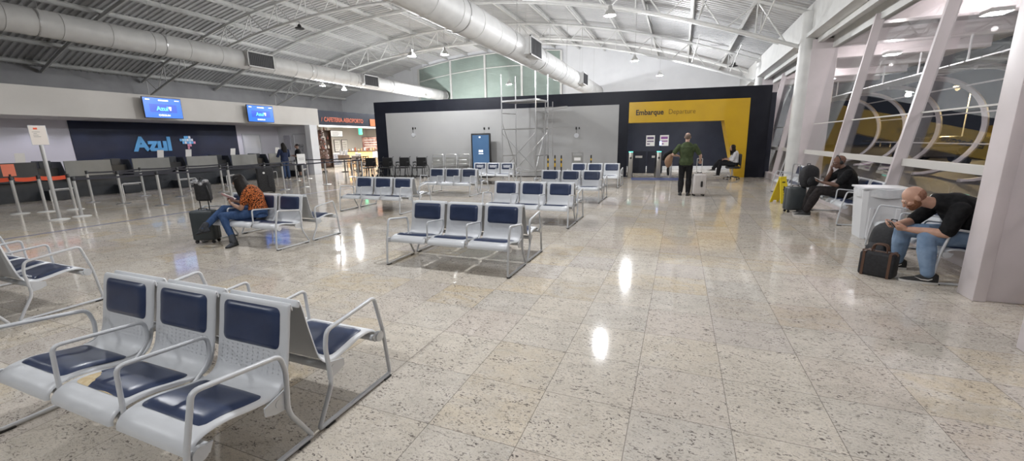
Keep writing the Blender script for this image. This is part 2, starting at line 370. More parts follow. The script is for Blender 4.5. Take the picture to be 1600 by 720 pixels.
mosaic = [(0, 3, 0), (1, 3, 1), (2, 4, 0), (3, 3, 2), (4, 3, 1), (5, 3, 2), (1, 2, 0), (2, 2, 2), (3, 2, 0), (4, 2, 1), (5, 2, 0), (3, 1, 3), (4, 1, 3), (3, 0, 3), (2, 3, 1), (6, 2, 3), (4, 4, 2), (3, 4, 0)]
mm = [az, mat('pale_blue_tile', (.35, .6, .75), .5), mat('white_tile', (.65, .65, .7), .5), mat('rose_tile', (.6, .25, .33), .5)]
b = MB()
for i, j, c in mosaic: b.cur = c; b.box(0, .03, 1.78+i*.095, 1.78+i*.095+.085, .02+j*.12, .02+j*.12+.11, Matrix.Rotation(.0, 4, 'X'))
b.build('map_emblem', mm, t)
# downlights
dl_m = M['lamp_small']
rows = [(-19.25, (6.2, 7.55, 8.8, 10.2, 11.35, 12.65, 14.1, 15.35)), (-20.75, (6.4, 7.7, 9.0, 10.1, 11.45, 12.8, 14.0, 15.25))]
ordw = ['', 'second ', 'third ', 'fourth ', 'fifth ', 'sixth ', 'seventh ', 'eighth ']
for ri, (x, ysl) in enumerate(rows):
    for i, y in enumerate(ysl):
        t = thing('downlight', 'recessed soffit downlight over the check-in desks, %s row, %s' % ('front' if ri == 0 else 'back', ('nearest the camera' if i == 0 else ordw[i].strip()+' from the camera')), 'lamp', (x, y, 2.66))
        b = MB(); b.lathe([(.05, 0), (.085, -.004), (.085, -.012), (.05, -.006)], 16); b.build('trim_ring', M['white_metal'], t)
        b = MB(); b.lathe([(0, -.004), (.055, -.004), (.055, -.001), (0, -.001)], 16); b.build('lamp_lens', dl_m, t)
        ld = bpy.data.lights.new('downlight_beam', 'SPOT'); ld.energy = 26; ld.spot_size = R(120); ld.spot_blend = .7; ld.color = (.84, .82, 1); ld.shadow_soft_size = .04
        lo = bpy.data.objects.new('downlight_beam', ld); C.objects.link(lo); lo.parent = t; lo.location = (0, 0, -.02)
# return wall with two doors at the end of the check-in bay
b = MB(); b.box(-21.4, -18.7, 17.6, 17.8, 0, 2.66); b.box(-18.98, -18.62, 17.3, 17.8, 0, 2.66); struct('wall_return', b, M['white_wall'])
def door(n, Mx, W, Hh, label, poster=None):
    root = bpy.data.objects.new('door_%d' % n, None); C.objects.link(root); root.matrix_world = Mx; root['kind'] = 'structure'
    b = MB(); b.box(0, W, -.03, .0, 0, Hh); b.build('door_leaf', M['white_plastic'], root)
    b = MB(); b.box(-.07, 0, -.05, 0, 0, Hh+.07); b.box(W, W+.07, -.05, 0, 0, Hh+.07); b.box(0, W, -.05, 0, Hh, Hh+.07); b.build('door_frame', M['steel_grey'], root)
    b = MB(); b.tube(fillet([(W-.09, -.03, 1.02), (W-.09, -.08, 1.02), (W-.22, -.08, 1.02)], .02), .01, 6); b.build('door_handle', M['chrome'], root, 40)
    if poster:
        b = MB(); b.box(poster[0], poster[1], -.036, -.03, poster[2], poster[3]); b.build('door_notice', noisy('printed_notice', (.2, .22, .25), (.6, .6, .62), 14, .6, lo=.45, hi=.55), root)
door(1, Matrix.Translation((-20.15, 17.6, 0)), .86, 2.16, '', (.3, .62, 1.25, 1.65))
door(2, Matrix.Translation((-21.4, 15.5, 0)) @ Matrix.Rotation(PI/2, 4, 'Z'), .9, 2.16, '')
b = MB(); b.rbox(-20.95, -20.45, 17.55, 17.598, 1.35, 2.15, .01); o = b.build('notice_board', noisy('grey_board', (.42, .42, .47), (.5, .5, .55), 4, .5)); tag(o, 'grey notice board with a small dark sheet on the end wall of the check-in bay', 'board')
# ------------------------------------------------------------------ the departure partition
WM = Matrix.Translation((-13.99, 17.01, 0)) @ Matrix.Rotation(R(7.572), 4, 'Z')
b = MB(); b.box(0, 12.02, 0, .25, 0, 3.56, WM); b.box(12.02, 17.35, 0, .25, 3.10, 3.56, WM); b.box(16.62, 17.35, 0, .25, 0, 3.10, WM)
struct('wall_partition', b, M['charcoal'])
b = MB(); b.box(.62, 11.62, -.03, 0, .03, 3.03, WM); o = b.build('wall_panel', M['grey_panel']); tag(o, 'huge blank light grey panel set in the black partition wall', 'wall panel')
b = MB(); b.prism([(12.03, 3.10), (16.60, 3.10), (16.64, 0), (16.28, 0), (15.72, 2.27), (12.03, 2.27)], -.06, .5, 'y', WM); o = b.build('portal_frame', M['yellow']); tag(o, 'yellow portal frame with a slanted right leg around the departure gate', 'portal')
gt = thing('departure_sign', 'black Embarque Departure lettering on the yellow gate header', 'sign', (0, 0, 0)); gt.matrix_world = WM @ Matrix.Translation((12.30, -.065, 2.58))
FY = Matrix(((1, 0, 0, 0), (0, 0, -1, 0), (0, 1, 0, 0), (0, 0, 0, 1)))
text('Embarque', 'spanish_lettering'.replace('spanish', 'portuguese'), M['black'], .295, FY, .004, .007, gt, sx=.92)
text('Departure', 'english_lettering', mat('dark_thin_letters', (.1, .065, .01), .6), .285, FY @ Matrix.Translation((1.29, .0, 0)), .004, -.004, gt, sx=.86)
# room behind the gate
b = MB(); b.box(11.6, 17.6, 5.0, 5.2, 0, 3.2, WM); b.box(11.8, 12.02, .25, 5.0, 0, 3.2, WM); b.box(17.4, 17.6, .25, 5.0, 0, 3.2, WM); b.box(11.6, 17.6, .25, 5.2, 3.2, 3.3, WM)
struct('wall_gate_room', b, M['charcoal2'])
b = MB(); b.box(12.02, 17.4, 4.96, 5.0, 0, .16, WM); struct('baseboard_gate', b, M['white_plastic'])

for k, (s_, y_) in enumerate(((13.2, 2.4), (15.6, 2.4))):  # lamps added to brighten the gate room's wall and floor
    t = thing('added_gate_room_lamp', '%s added ceiling lamp inside the dark room behind the departure gate' % ('left', 'right')[k], 'lamp', WM @ Vector((s_, y_, 3.13)), R(7.57)); b = MB(); b.rbox(-.3, .3, -.1, .1, 0, .068, .01); b.build('lamp_body', M['white_metal'], t); b = MB(); b.box(-.27, .27, -.08, .08, -.01, 0); b.build('lamp_lens', M['lamp_small'], t)
    ld = bpy.data.lights.new('gate_fill_light', 'AREA'); ld.size = .4; ld.energy = 60; lo = bpy.data.objects.new('gate_fill_light', ld); C.objects.link(lo); lo.parent = t; lo.location = (0, 0, -.03)
# columns and facade
def column(X, Y, rcol, bx, ztop, n):
    b = MB(); b.lathe([(rcol, 0), (rcol, 5.2)], 28, (X, Y, 0)); struct('trim_%d' % n, b, M['white_metal'], 40, label='round white steel column')
    b = MB(); b.rbox(bx[0], bx[1], bx[2], bx[3], 0, ztop, .02); struct('trim_%d' % (n+1), b, M['fin'], 30, label='pinkish white boxed casing beside a column')
column(3.40, 15.75, .21, (3.45, 4.15, 15.56, 15.95), 4.4, 30)
column(3.45, 24.4, .20, (3.55, 4.25, 24.2, 24.6), 4.4, 32)
column(3.5, 7.4, .02, (3.5, 3.52, 7.4, 7.42), .1, 34) if False else None
b = MB(); b.rbox(2.74, 2.84, 5.16, 5.42, 0, 5.1, .01); b.rbox(2.84, 3.75, 5.20, 5.42, 0, 5.1, .01); struct('trim_36', b, M['fin'], 30, label='pinkish white boxed casing of the nearest column')
b = MB(); b.rbox(2.46, 3.1, 3.6, 4.08, 0, 5.1, .02); struct('trim_37', b, M['fin'], 30, label='white column casing at the right edge')
LEAN = .135
def fin(Y, n):
    b = MB(); x0, x1, zt = 3.345, 3.52, 4.25
    b.prism([(x0, 0), (x1, 0), (x1+LEAN*zt, zt), (x0+LEAN*zt, zt)], Y-.035, Y+.035, 'y'); 
    struct('trim_%d' % n, b, M['fin'], label='leaning pinkish white mullion fin of the glass facade')
fy_ = [0, 3.1, 6.2, 9.3, 12.4, 15.5, 18.6, 21.7, 24.8, 27.9]
for i, Y in enumerate(fy_):
    if Y != 15.5: fin(Y, 40+i)
for i in range(len(fy_)-1):
    y0, y1 = fy_[i]+.05, fy_[i+1]-.05
    b = MB(); xg = 3.49; zt = 4.2
    b.add([(xg, y0, .02), (xg, y1, .02), (xg+LEAN*zt, y1, zt), (xg+LEAN*zt, y0, zt), (xg+.012, y0, .02), (xg+.012, y1, .02), (xg+.012+LEAN*zt, y1, zt), (xg+.012+LEAN*zt, y0, zt)], [(0, 1, 2, 3), (7, 6, 5, 4), (0, 4, 5, 1), (1, 5, 6, 2), (2, 6, 7, 3), (3, 7, 4, 0)])
    w_ = struct('window_%d' % (i+1), b, M['glass'])
    f = MB(); z = 1.14; x = xg+LEAN*z; f.box(x-.04, x+.05, y0, y1, z-.07, z+.05); f.box(xg-.05, xg+.06, y0, y1, 0, .09); f.box(xg+LEAN*1.95-.012, xg+LEAN*1.95+.02, y0, y1, 1.94, 1.965)
    f.build('window_transom', M['soffit'], w_)
b = MB(); b.box(3.30, 3.46, -2, 28, 0, .22); struct('trim_60', b, M['fin'], label='low plinth along the facade')
# eave
b = MB(); b.box(3.42, 3.60, -8, 32, 4.55, 5.45); b.box(3.3, 4.3, -8, 32, 4.45, 4.56); b.box(4.0, 4.16, -8, 32, 4.12, 4.46); b.box(3.62, 3.74, -8, 32, 4.3, 4.46)
struct('trim_61', b, M['white_metal'], label='white eave beam over the glass facade')
# glass screen in the gable wall
t = thing('gable_glazing', 'tall framed glass screen in the white gable wall above the black partition', 'glazing', (-21.2, 31.9, 0))
W = 12.6
b = MB(); n = 12; pts = [(W*i/n, roof_z(-21.2+W*i/n)-.35) for i in range(n+1)]; b.prism([(0, 3.2), (W, 3.2)]+pts[::-1], 0, .02, 'y'); b.build('glass_sheet', M['glass_reflective'], t)
b = MB(); b.prism([(0, 3.2), (W, 3.2)]+pts[::-1], .03, .06, 'y'); b.build('backing_sheet', noisy('grey_green_backing', (.60, .64, .61), (.55, .59, .56), 1.5, .5), t)
for k in range(5):
    x = W*k/4; b = MB(); b.box(x-.08, x+.08, -.08, 0, 3.2, roof_z(-21.2+x)-.35); b.build('frame_post', M['white_metal'], t)
b = MB(); b.tube([(p[0], -.03, p[1]-1.05) for p in pts], .04, 6); b.build('frame_rail', M['white_metal'], t); b = MB(); b.tube([(p[0], -.03, p[1]) for p in pts], .05, 6); b.build('frame_head', M['white_metal'], t)
# lamps
for x, y, lb, pw in [(-1.95, 12.2, 'bright hanging lamp high over the walkway, right of the big duct', 1.0), (-2.0, 19.35, 'hanging lamp above the black partition, left of the far truss end', 1.0),
    (-9.76, 14.3, 'left one of a pair of bright lamps under the arched truss', .9), (-8.5, 14.63, 'right one of a pair of bright lamps under the arched truss', .9),
    (-9.5, 23.6, 'lamp seen in front of the gable glazing above the scaffold', 2.3), (-1.2, 24.3, 'small far lamp in front of the white gable wall, rightmost behind the partition', 2.3),
    (-19.0, 18.9, 'hanging lamp above the cafe fascia, left of its neighbour', .8), (-19.3, 20.9, 'hanging lamp above the cafe fascia, right of its neighbour', .8), (-17.1, 26.5, 'dim far lamp below the left duct end', 2.3),
    (-1.9, 4.9, 'lamp over the second seat row, out of frame above', 1), (-9.3, 4.6, 'lamp over the left seats, out of frame above', .75), (-1.9, -2.4, 'added unseen lamp above the camera position on the right', 1), (-9.3, -2.6, 'added unseen lamp above the camera position on the left', .7), (-15.4, 2.2, 'lamp beside the left duct near the camera, out of frame', .35)]:  # those above the camera are added out of view for the near floor
    high_bay(x, y, 4.85, lb, LAMP_W*pw, up=not (y < 5 and x < -5))
ring = thing('unlit_ring_lamp', 'small unlit black ring lamp hanging from the truss at the upper left', 'lamp', (-17.0, 15.9, chord_z(-17)-.34))
b = MB(); b.lathe([(.16, .0), (.2, -.02), (.2, -.06), (.16, -.05)], 20); b.build('ring_shade', M['black'], ring, 40)
b = MB(); b.lathe([(0, .15), (.05, .14), (.10, .05), (0, .04)], 14); b.cyl((0, 0, .12), (0, 0, .28), .01, n=6); b.cyl((0, 0, .05), (.17, 0, -.02), .008, n=5); b.cyl((0, 0, .05), (-.17, 0, -.02), .008, n=5); b.build('lamp_mount', M['black'], ring, 40)
dup(ring, (2.25, 24.4, chord_z(2.25)+.45), 0, 'small unlit black ring lamp among the truss bars near the far column')
# ------------------------------------------------------------------ outside: canopy, street, cars
b = MB(); b.box(3.9, 60, -20, 90, -.25, -.02); struct('ground_outside', b, noisy('asphalt_and_pavement', (.035, .033, .033), (.06, .055, .052), .6, .6))
cn = thing('entrance_canopy', 'pale steel canopy with curved ribs outside the glass facade', 'canopy', (0, 0, 0))
b = MB(); b.box(4.3, 11.2, -6, 36, 5.1, 5.16); b.build('canopy_sheet', noisy('canopy_sheet_paint', (.55, .52, .53), (.46, .44, .45), .8, .5), cn)
for k in range(12):
    Y = -3+k*3.1
    b = MB(); b.box(4.3, 10.4, Y-.2, Y+.2, 4.7, 5.1); b.build('canopy_beam', M['fin'], cn)
    b = MB(); b.tube([(8.9+1.9*math.sin(a), Y, 1.85+1.85*math.cos(a)) for a in [R(-5+185*i/20) for i in range(21)]], .13, 6, flat=.7); b.build('curved_rib', M['fin'], cn, 40)
b = MB()
for k in range(46): b.box(8.0, 9.1, -3+k*.8, -3+k*.8+.7, 3.74, 3.78)
for k in range(12): b.cyl((8.5, -3+k*3.1, 3.78), (8.5, -3+k*3.1, 4.72), .03, n=6)
b.build('slatted_strip', M['white_plastic'], cn)
for k in range(4):
    b = MB(); a = R(35+k*38); b.cyl((8.9+1.9*math.sin(a), -3, 1.85+1.85*math.cos(a)), (8.9+1.9*math.sin(a), 31, 1.85+1.85*math.cos(a)), .03, n=6); b.build('canopy_rail', M['fin'], cn)
for k, (x, y, z) in enumerate([(7.0, 14.6, 4.45), (7.0, 20.1, 4.45), (6.6, 8.7, 4.45), (7, 27, 4.45), (5.2, 3.2, 4.45)]):
    t = thing('canopy_lamp', ['bright square lamp under the outside canopy, high at the right edge', 'square lamp under the outside canopy beside the round column', 'square lamp under the canopy near the closest facade pane', 'far square lamp under the outside canopy', 'square lamp under the canopy right of the view'][k], 'lamp', (x, y, z))
    b = MB(); b.rbox(-.22, .22, -.22, .22, 0, .1, .01); b.build('lamp_housing', M['white_metal'], t); b = MB(); b.box(-.19, .19, -.19, .19, -.01, 0); b.build('lamp_lens', M['lamp_small'], t)
    ld = bpy.data.lights.new('canopy_light', 'POINT'); ld.energy = 170; ld.shadow_soft_size = .06; ld.color = (1, .93, .94); lo = bpy.data.objects.new('canopy_light', ld); C.objects.link(lo); lo.parent = t; lo.location = (0, 0, -.35)
b = MB(); b.box(40, 40.3, -5, 80, 0, 2.6); o = b.build('boundary_wall', noisy('ochre_wall', (.50, .36, .06), (.36, .27, .06), .4, .8)); tag(o, 'long ochre boundary wall across the street, lit by street lamps', 'wall')
b = MB(); b.box(26, 26.25, -5, 80, .55, .80)
for k in range(28): b.box(26.05, 26.2, -4+k*3, -3.85+k*3, -.02, .55)
o = b.build('guard_rail', M['soffit']); tag(o, 'pale horizontal guard rail along the far kerb outside', 'guard rail')
def car(x, y, rz, col, label):
    t = thing('parked_car', label, 'car', (x, y, -.02), rz)
    cm = mat('car_paint', col, .2, .3, coat=.6)
    prof = [(-2.1, .35), (-2.15, .7), (-2.0, .9), (-1.5, .98), (-.9, 1.4), (.5, 1.43), (1.2, 1.0), (1.95, .85), (2.1, .6), (2.1, .35)]
    b = MB(); rr = []
    for s, sc_ in ((-.86, .93), (-.8, 1), (.8, 1), (.86, .93)): rr.append([(px*sc_, s*(1 if pz < 1.05 else .82), .35+(pz-.35)*sc_) for px, pz in prof])
    b.rings(rr); b.build('car_body', cm, t, 35)
    b = MB(); rr = [[(-1.42, s, 1.0), (-.88, s*.86, 1.38), (.48, s*.86, 1.40), (1.08, s, 1.02)] for s in (-.84, .84)]; b.rings(rr); b.build('car_windows', M['black'], t)
    for wx in (-1.35, 1.3):
        for s in (-1, 1):
            b = MB(); b.lathe([(0, -.1), (.2, -.1), (.31, -.09), (.32, 0), (.31, .09), (.2, .1), (0, .1)], 20, M=Matrix.Translation((wx, s*.76, .34)) @ Matrix.Rotation(PI/2, 4, 'X')); b.build('car_wheel', M['rubber'], t, 40)
    for s in (-1, 1):
        b = MB(); b.rbox(1.98, 2.12, s*.62-.16, s*.62+.16, .6, .74, .03); b.build('headlight', M['white_plastic'], t)
for x, y, rz, c_, lb in [(14, 21, 1.6, (.02, .025, .05), 'dark blue car parked outside, nearest behind the right-hand glass pane'), (14.3, 27, 1.55, (.02, .02, .025), 'black car parked outside, behind the dark blue one'), (13.8, 33, 1.6, (.25, .22, .2), 'pale car parked outside, farthest along the kerb'), (12.2, 15.5, 1.62, (.03, .03, .035), 'black car parked outside close to the canopy ribs'), (18, 40, 1.6, (.05, .08, .2), 'blue car parked far outside under the street lamp')]: car(x, y, rz, c_, lb)
def tree(x, y, s, label):
    t = thing('street_tree', label, 'tree', (x, y, 0)); b = MB(); b.tube([(0, 0, -.02), (.1, 0, 1.5), (0, .1, 2.6)], [.2, .15, .1], 8); b.build('trunk', noisy('bark', (.06, .04, .03), (.1, .07, .05), 9, .9), t)
    b = MB()
    for k in range(900):
        a, e, r_ = random.uniform(0, 2*PI), random.uniform(-.6, 1.4), random.uniform(.5, 1)*s; c = Vector((math.cos(a)*math.cos(e)*r_*1.3, math.sin(a)*math.cos(e)*r_*1.3, 3+math.sin(e)*r_)); d = Vector((random.uniform(-1, 1), random.uniform(-1, 1), random.uniform(-1, 1))).normalized()*.22; f = d.orthogonal().normalized()*.12
        b.add([c-d, c+f, c+d, c-f], [(0, 1, 2, 3)])
    b.build('foliage', noisy('leaves', (.05, .09, .02), (.1, .14, .03), 3, .7), t)
tree(30, 34, 2.0, 'bushy street tree outside lit yellow-green, seen between the canopy ribs'); tree(31, 52, 2.2, 'street tree outside farther along the ochre wall')
for k, (x, y, z) in enumerate([(30, 31, 6.5), (30, 48, 6.5), (29, 62, 6.5)]):
    t = thing('street_lamp', ['street lamp outside, nearest one over the tree', 'street lamp outside, middle one', 'street lamp outside, farthest one'][k], 'street lamp', (x, y, 0))
    b = MB(); b.tube(fillet([(0, 0, -.02), (0, 0, z), (-1, 0, z+.1)], .5), .06, 8); b.build('lamp_pole', M['steel_grey'], t); b = MB(); b.rbox(-1.5, -.9, -.12, .12, z+.04, z+.14, .03); b.build('lamp_head', mat('sodium_lens', (.9, .7, .3), .5, emit=(1, .75, .35), es=30), t)
    ld = bpy.data.lights.new('street_light', 'POINT'); ld.energy = 4500; ld.color = (1, .72, .35); ld.shadow_soft_size = .2; lo = bpy.data.objects.new('street_light', ld); C.objects.link(lo); lo.parent = t; lo.location = (-1.2, 0, z-.15)

b = MB(); b.cyl((3.38, 17.5, .05), (3.9, 15.98, 3.9), .02, n=8); o = b.build('brace_rod', M['steel_grey']); tag(o, 'thin slanting steel brace rod in the facade beyond the round column', 'brace')
# ------------------------------------------------------------------ three-seat benches
PROF = [(-.004, .755), (.004, .785), (.016, .79), (.03, .775), (.044, .72), (.056, .65), (.070, .58), (.086, .50), (.104, .43), (.130, .385), (.17, .362), (.23, .362), (.31, .375), (.39, .392), (.46, .398), (.52, .392), (.56, .374), (.583, .345), (.587, .315)]
def smooth_prof(P, k=3):
    out = []
    for i in range(len(P)-1):
        p0 = Vector(P[max(i-1, 0)]); p1 = Vector(P[i]); p2 = Vector(P[i+1]); p3 = Vector(P[min(i+2, len(P)-1)])
        for j in range(k):
            t = j/k; out.append(.5*((2*p1)+(-p0+p2)*t+(2*p0-5*p1+4*p2-p3)*t*t+(-p0+3*p1-3*p2+p3)*t**3))
    out.append(Vector(P[-1])); return out
SP = smooth_prof(PROF, 5)
def pnorm(P, i):
    a = P[max(i-1, 0)]; b = P[min(i+1, len(P)-1)]; t = (b-a).normalized(); return Vector((-t.y, t.x))   # towards the sitter
def prof_at(yz, key):   # index of the point closest to a height (back) or depth (seat)
    pass
def seat_shell_mb():
    b = MB(); W = .268; N = len(SP); rr = []
    xs = [-W, -W+.012, -.12, 0, .12, W-.012, W]
    for i, p in enumerate(SP):
        n = pnorm(SP, i); ring = []
        for x in xs: ring.append((x, p.x+n.x*(.0 if abs(x) < W-.005 else -.012), p.y+n.y*(.0 if abs(x) < W-.005 else -.012)))
        for x in xs[::-1]:
            t = -.005 if abs(x) < W-.005 else -.016; ring.append((x, p.x+n.x*t, p.y+n.y*t))
        rr.append(ring)
    return b.rings(rr)
def pad_mb(kind, thick=.014, cut=None, W=.215):
    # slab that follows the seat profile; rounded outline
    if kind == 'back': idx = [i for i, p in enumerate(SP) if p.y > .538 and p.y < .768 and p.x > .024 and p.x < .2]
    else: idx = [i for i, p in enumerate(SP) if p.x > .195 and p.x < .50 and p.y < .5]
    pts = [SP[i] for i in idx]; nn = [pnorm(SP, i) for i in idx]; L = [0]
    for i in range(1, len(pts)): L.append(L[-1]+(pts[i]-pts[i-1]).length)
    T = L[-1]
    def at(s):
        s = max(0, min(T, s))
        for i in range(1, len(L)):
            if s <= L[i]+1e-9:
                t = (s-L[i-1])/(L[i]-L[i-1]); return pts[i-1].lerp(pts[i], t), nn[i-1].lerp(nn[i], t)
        return pts[-1], nn[-1]
    hx, hs, rc = W, T/2, .035; nu, nv = 20, 14; grid = []
    def outline(u, v):   # u,v in -1..1 -> rounded rectangle
        x = u*hx; s = v*hs; ax, as_ = abs(x), abs(s)
        k = max(abs(u), abs(v))
        if k > 0 and ax > hx*k-rc*k and as_ > hs*k-rc*k:
            cx_, cs_ = (hx-rc)*k, (hs-rc)*k; d = math.hypot(ax-cx_, as_-cs_)
            m_ = max(ax-cx_, as_-cs_)
            if d > 1e-9: ax = cx_+(ax-cx_)*m_/d; as_ = cs_+(as_-cs_)*m_/d
            x = math.copysign(ax, x); s = math.copysign(as_, s)
        return x, s
    vv = []; fs = []
    for layer in (0, 1):
        for j in range(nv+1):
            for i in range(nu+1):
                u = -1+2*i/nu; v = -1+2*j/nv; x, s = outline(u, v); k = max(abs(u), abs(v))
                if cut and u > .45 and v > .25:      # torn corner
                    d_ = (u-.45)+(v-.25)*1.1
                    if d_ > .5: x -= .11*min(1, (d_-.5)*1.3)+.010*math.sin(j*7.1); s -= .06*min(1, (d_-.5)*1.3)+.007*math.sin(i*5.3)
                p, n = at(s+hs); h = .0012 if layer == 0 else .002+thick*(1-max(0, (k-.78)/.22)**2.2)
                if layer == 1 and kind == 'seat' and not cut: h += .0015*math.sin(u*5)*math.cos(v*4)
                vv.append((x, p.x+n.x*h, p.y+n.y*h))
    m1 = (nu+1)*(nv+1); q = lambda j, i: j*(nu+1)+i
    for j in range(nv):
        for i in range(nu):
            fs.append((m1+q(j, i), m1+q(j, i+1), m1+q(j+1, i+1), m1+q(j+1, i))); fs.append((q(j, i), q(j+1, i), q(j+1, i+1), q(j, i+1)))
    for j in range(nv): fs.append((q(j, 0), m1+q(j, 0), m1+q(j+1, 0), q(j+1, 0))); fs.append((q(j, nu), q(j+1, nu), m1+q(j+1, nu), m1+q(j, nu)))
    for i in range(nu): fs.append((q(0, i), q(0, i+1), m1+q(0, i+1), m1+q(0, i))); fs.append((q(nv, i), m1+q(nv, i), m1+q(nv, i+1), q(nv, i+1)))
    b = MB(); b.add(vv, fs); return b
def end_frame_mb():
    b = MB(); pts = fillet([(0, .02, .017), (0, .64, .017), (0, .605, .36), (0, .545, .615), (0, .14, .565), (0, .118, .47), (0, .135, .27), (0, .125, .22), (0, .02, .03)], .035, 5, True)
    return b.tube(pts, .0125, 10, True, flat=1.15)
def mid_arm_mb():
    b = MB(); pts = fillet([(0, .535, .345), (0, .525, .60), (0, .12, .565), (0, .118, .46), (0, .15, .40), (0, .235, .325)], .04, 5); return b.tube(pts, .0112, 10)
def make_bench(label, perfect=True, damaged=False):
    t = thing('waiting_bench', label, 'bench', (0, 0, 0)); first = None
    for k in range(3):
        dam = damaged and k == 1
        if first is None or dam:
            sh = seat_shell_mb().build('seat_shell', M['perf'], t, 50)
            pb = pad_mb('back').build('back_pad', M['pad'], sh, 50)
            ps = pad_mb('seat', .014, dam, .23).build('seat_pad', M['pad'], sh, 50)
            if dam: kid(pad_mb('seat', .008, None, .222).build('exposed_foam', M['foam'], sh, 50), 'beige foam showing where the vinyl is torn')
            if first is None: first = sh
        else:
            sh = first.copy(); C.objects.link(sh); sh.parent = t
            for g in KIDS(first): d = g.copy(); C.objects.link(d); d.parent = sh
        sh.location = ((k-1)*.578, 0, 0)
    b = MB(); b.cyl((-.87, .525, .335), (.87, .525, .335), .021, n=14); b.build('front_beam', M['steel_grey'], t, 40)
    b = MB(); b.cyl((-.87, .17, .315), (.87, .17, .315), .024, n=14); b.build('rear_beam', M['steel_grey'], t, 40)
    for s in (-1, 1):
        f = end_frame_mb().build('end_frame', M['steel_grey'], t, 50); f.location = (s*.875, 0, 0)
        for y in (.08, .60):
            c = MB(); c.rbox(-.02, .02, y-.035, y+.035, 0, .012, .004); c.build('foot_pad', M['rubber'], f)
        c = MB(); c.prism([(.125, .37), (.25, .335), (.25, .29), (.20, .27), (.125, .26)], -.005-s*.012, .005-s*.012, 'x'); c.build('rear_bracket', M['steel_grey'], f)
        c = MB(); c.lathe([(0, -.012), (.034, -.012), (.036, 0), (.034, .014), (0, .016)], 18, M=Matrix.Translation((0, .56, .335)) @ Matrix.Rotation(s*PI/2, 4, 'Y')); c.prism([(.50, .355), (.60, .365), (.605, .32), (.52, .31)], -.004, .004, 'x'); c.build('front_bracket', M['steel_grey'], f, 40)
        a = mid_arm_mb().build('armrest', M['steel_grey'], t, 50); a.location = (s*.289, 0, 0)
    return t
def dup_bench(src, x, y, rz, label):
    r_ = src.copy(); C.objects.link(r_); r_.location = (x, y, 0); r_.rotation_euler = (0, 0, rz); r_['label'] = label
    for ch in KIDS(src):
        c = ch.copy(); C.objects.link(c); c.parent = r_
        for g in KIDS(ch): d = g.copy(); C.objects.link(d); d.parent = c
    return r_
G = 'three-seat waiting benches with navy pads'
B0 = make_bench('grey three-seat bench closest to the camera, its middle seat pad torn', damaged=True)
B0.location = (-2.68, 1.463, 0); B0.rotation_euler = (0, 0, PI); B0['group'] = G
B1 = make_bench('grey bench facing away, directly behind the closest bench with the torn pad'); B1.location = (-2.68, 1.487, 0); B1['group'] = G
for x, y, rz, lb in [
    (-2.68, 4.97, PI, 'grey bench in the middle, second row, facing the camera with all three pads visible'),
    (-2.68, 5.01, 0, 'grey bench facing away behind the second-row middle bench, only its arm frame showing'),
    (-2.70, 7.93, PI, 'grey bench facing the camera, third row, right behind the middle bench'),
    (-2.70, 7.97, 0, 'grey bench facing away in the third row of the right column'),
    (-2.72, 11.22, PI, 'grey bench facing the camera, fourth row of the right column'),
    (-2.72, 11.26, 0, 'grey bench facing away in the fourth row of the right column'),
    (-2.72, 14.78, PI, 'grey bench facing the camera, farthest in the right column near the black wall'),
    (-2.72, 14.82, 0, 'grey bench facing away, farthest in the right column near the black wall'),
    (-6.58, 1.60, PI, 'grey bench facing the camera, cut by the left edge of the view'),
    (-6.58, 1.64, 0, 'grey bench facing away at the left edge, arms and blue seats showing'),
    (-6.58, 5.04, PI, 'grey bench the woman in the orange patterned top sits on'),
    (-6.58, 5.08, 0, 'grey bench facing away behind the seated woman in the orange top'),
    (-6.72, 8.33, PI, 'grey bench facing the camera, left column, just behind the seated woman'),
    (-6.72, 8.37, 0, 'grey bench facing away, left column, just behind the seated woman'),
    (-6.60, 11.55, PI, 'grey bench facing the camera, left column, in front of the luggage carts'),
    (-6.60, 11.59, 0, 'grey bench facing away, left column, in front of the luggage carts'),
    (-6.72, 14.95, PI, 'grey bench in front of the blue totem with white notices on its backs'),
    (-6.72, 14.99, 0, 'grey bench facing away, nearest to the blue totem')]:
    b_ = dup_bench(B1, x, y, rz, lb)
    if 'white notices' in lb:
        for k in range(3):
            n_ = MB(); rr = [(p, pnorm(SP, i)) for i, p in enumerate(SP) if .60 < p.y < .72 and p.x > .02]
            n_.rings([[(xx, p.x+n.x*h, p.y+n.y*h) for xx, h in ((-.15, .0165), (.15, .0165), (.15, .0175), (-.15, .0175))] for p, n in rr]); o = n_.build('seat_notice', noisy('printed_white_notice', (.12, .14, .2), (.65, .66, .7), 30, .6, lo=.4, hi=.5, stretch=(1, 1, 3)) if k == 0 else bpy.data.materials['printed_white_notice'], b_)
            o.location = ((k-1)*.578, 0, 0); kid(o, 'white printed notice across the blue backrest pad')
for x, y, lb in [(3.27, 6.52, 'grey bench along the glass facade where the bald man sits'), (3.38, 9.9, 'grey bench along the glass facade where the man with headphones sits'), (3.25, 13.4, 'grey bench along the facade behind the wet floor sign')]:
    dup_bench(B1, x, y, PI/2, lb)
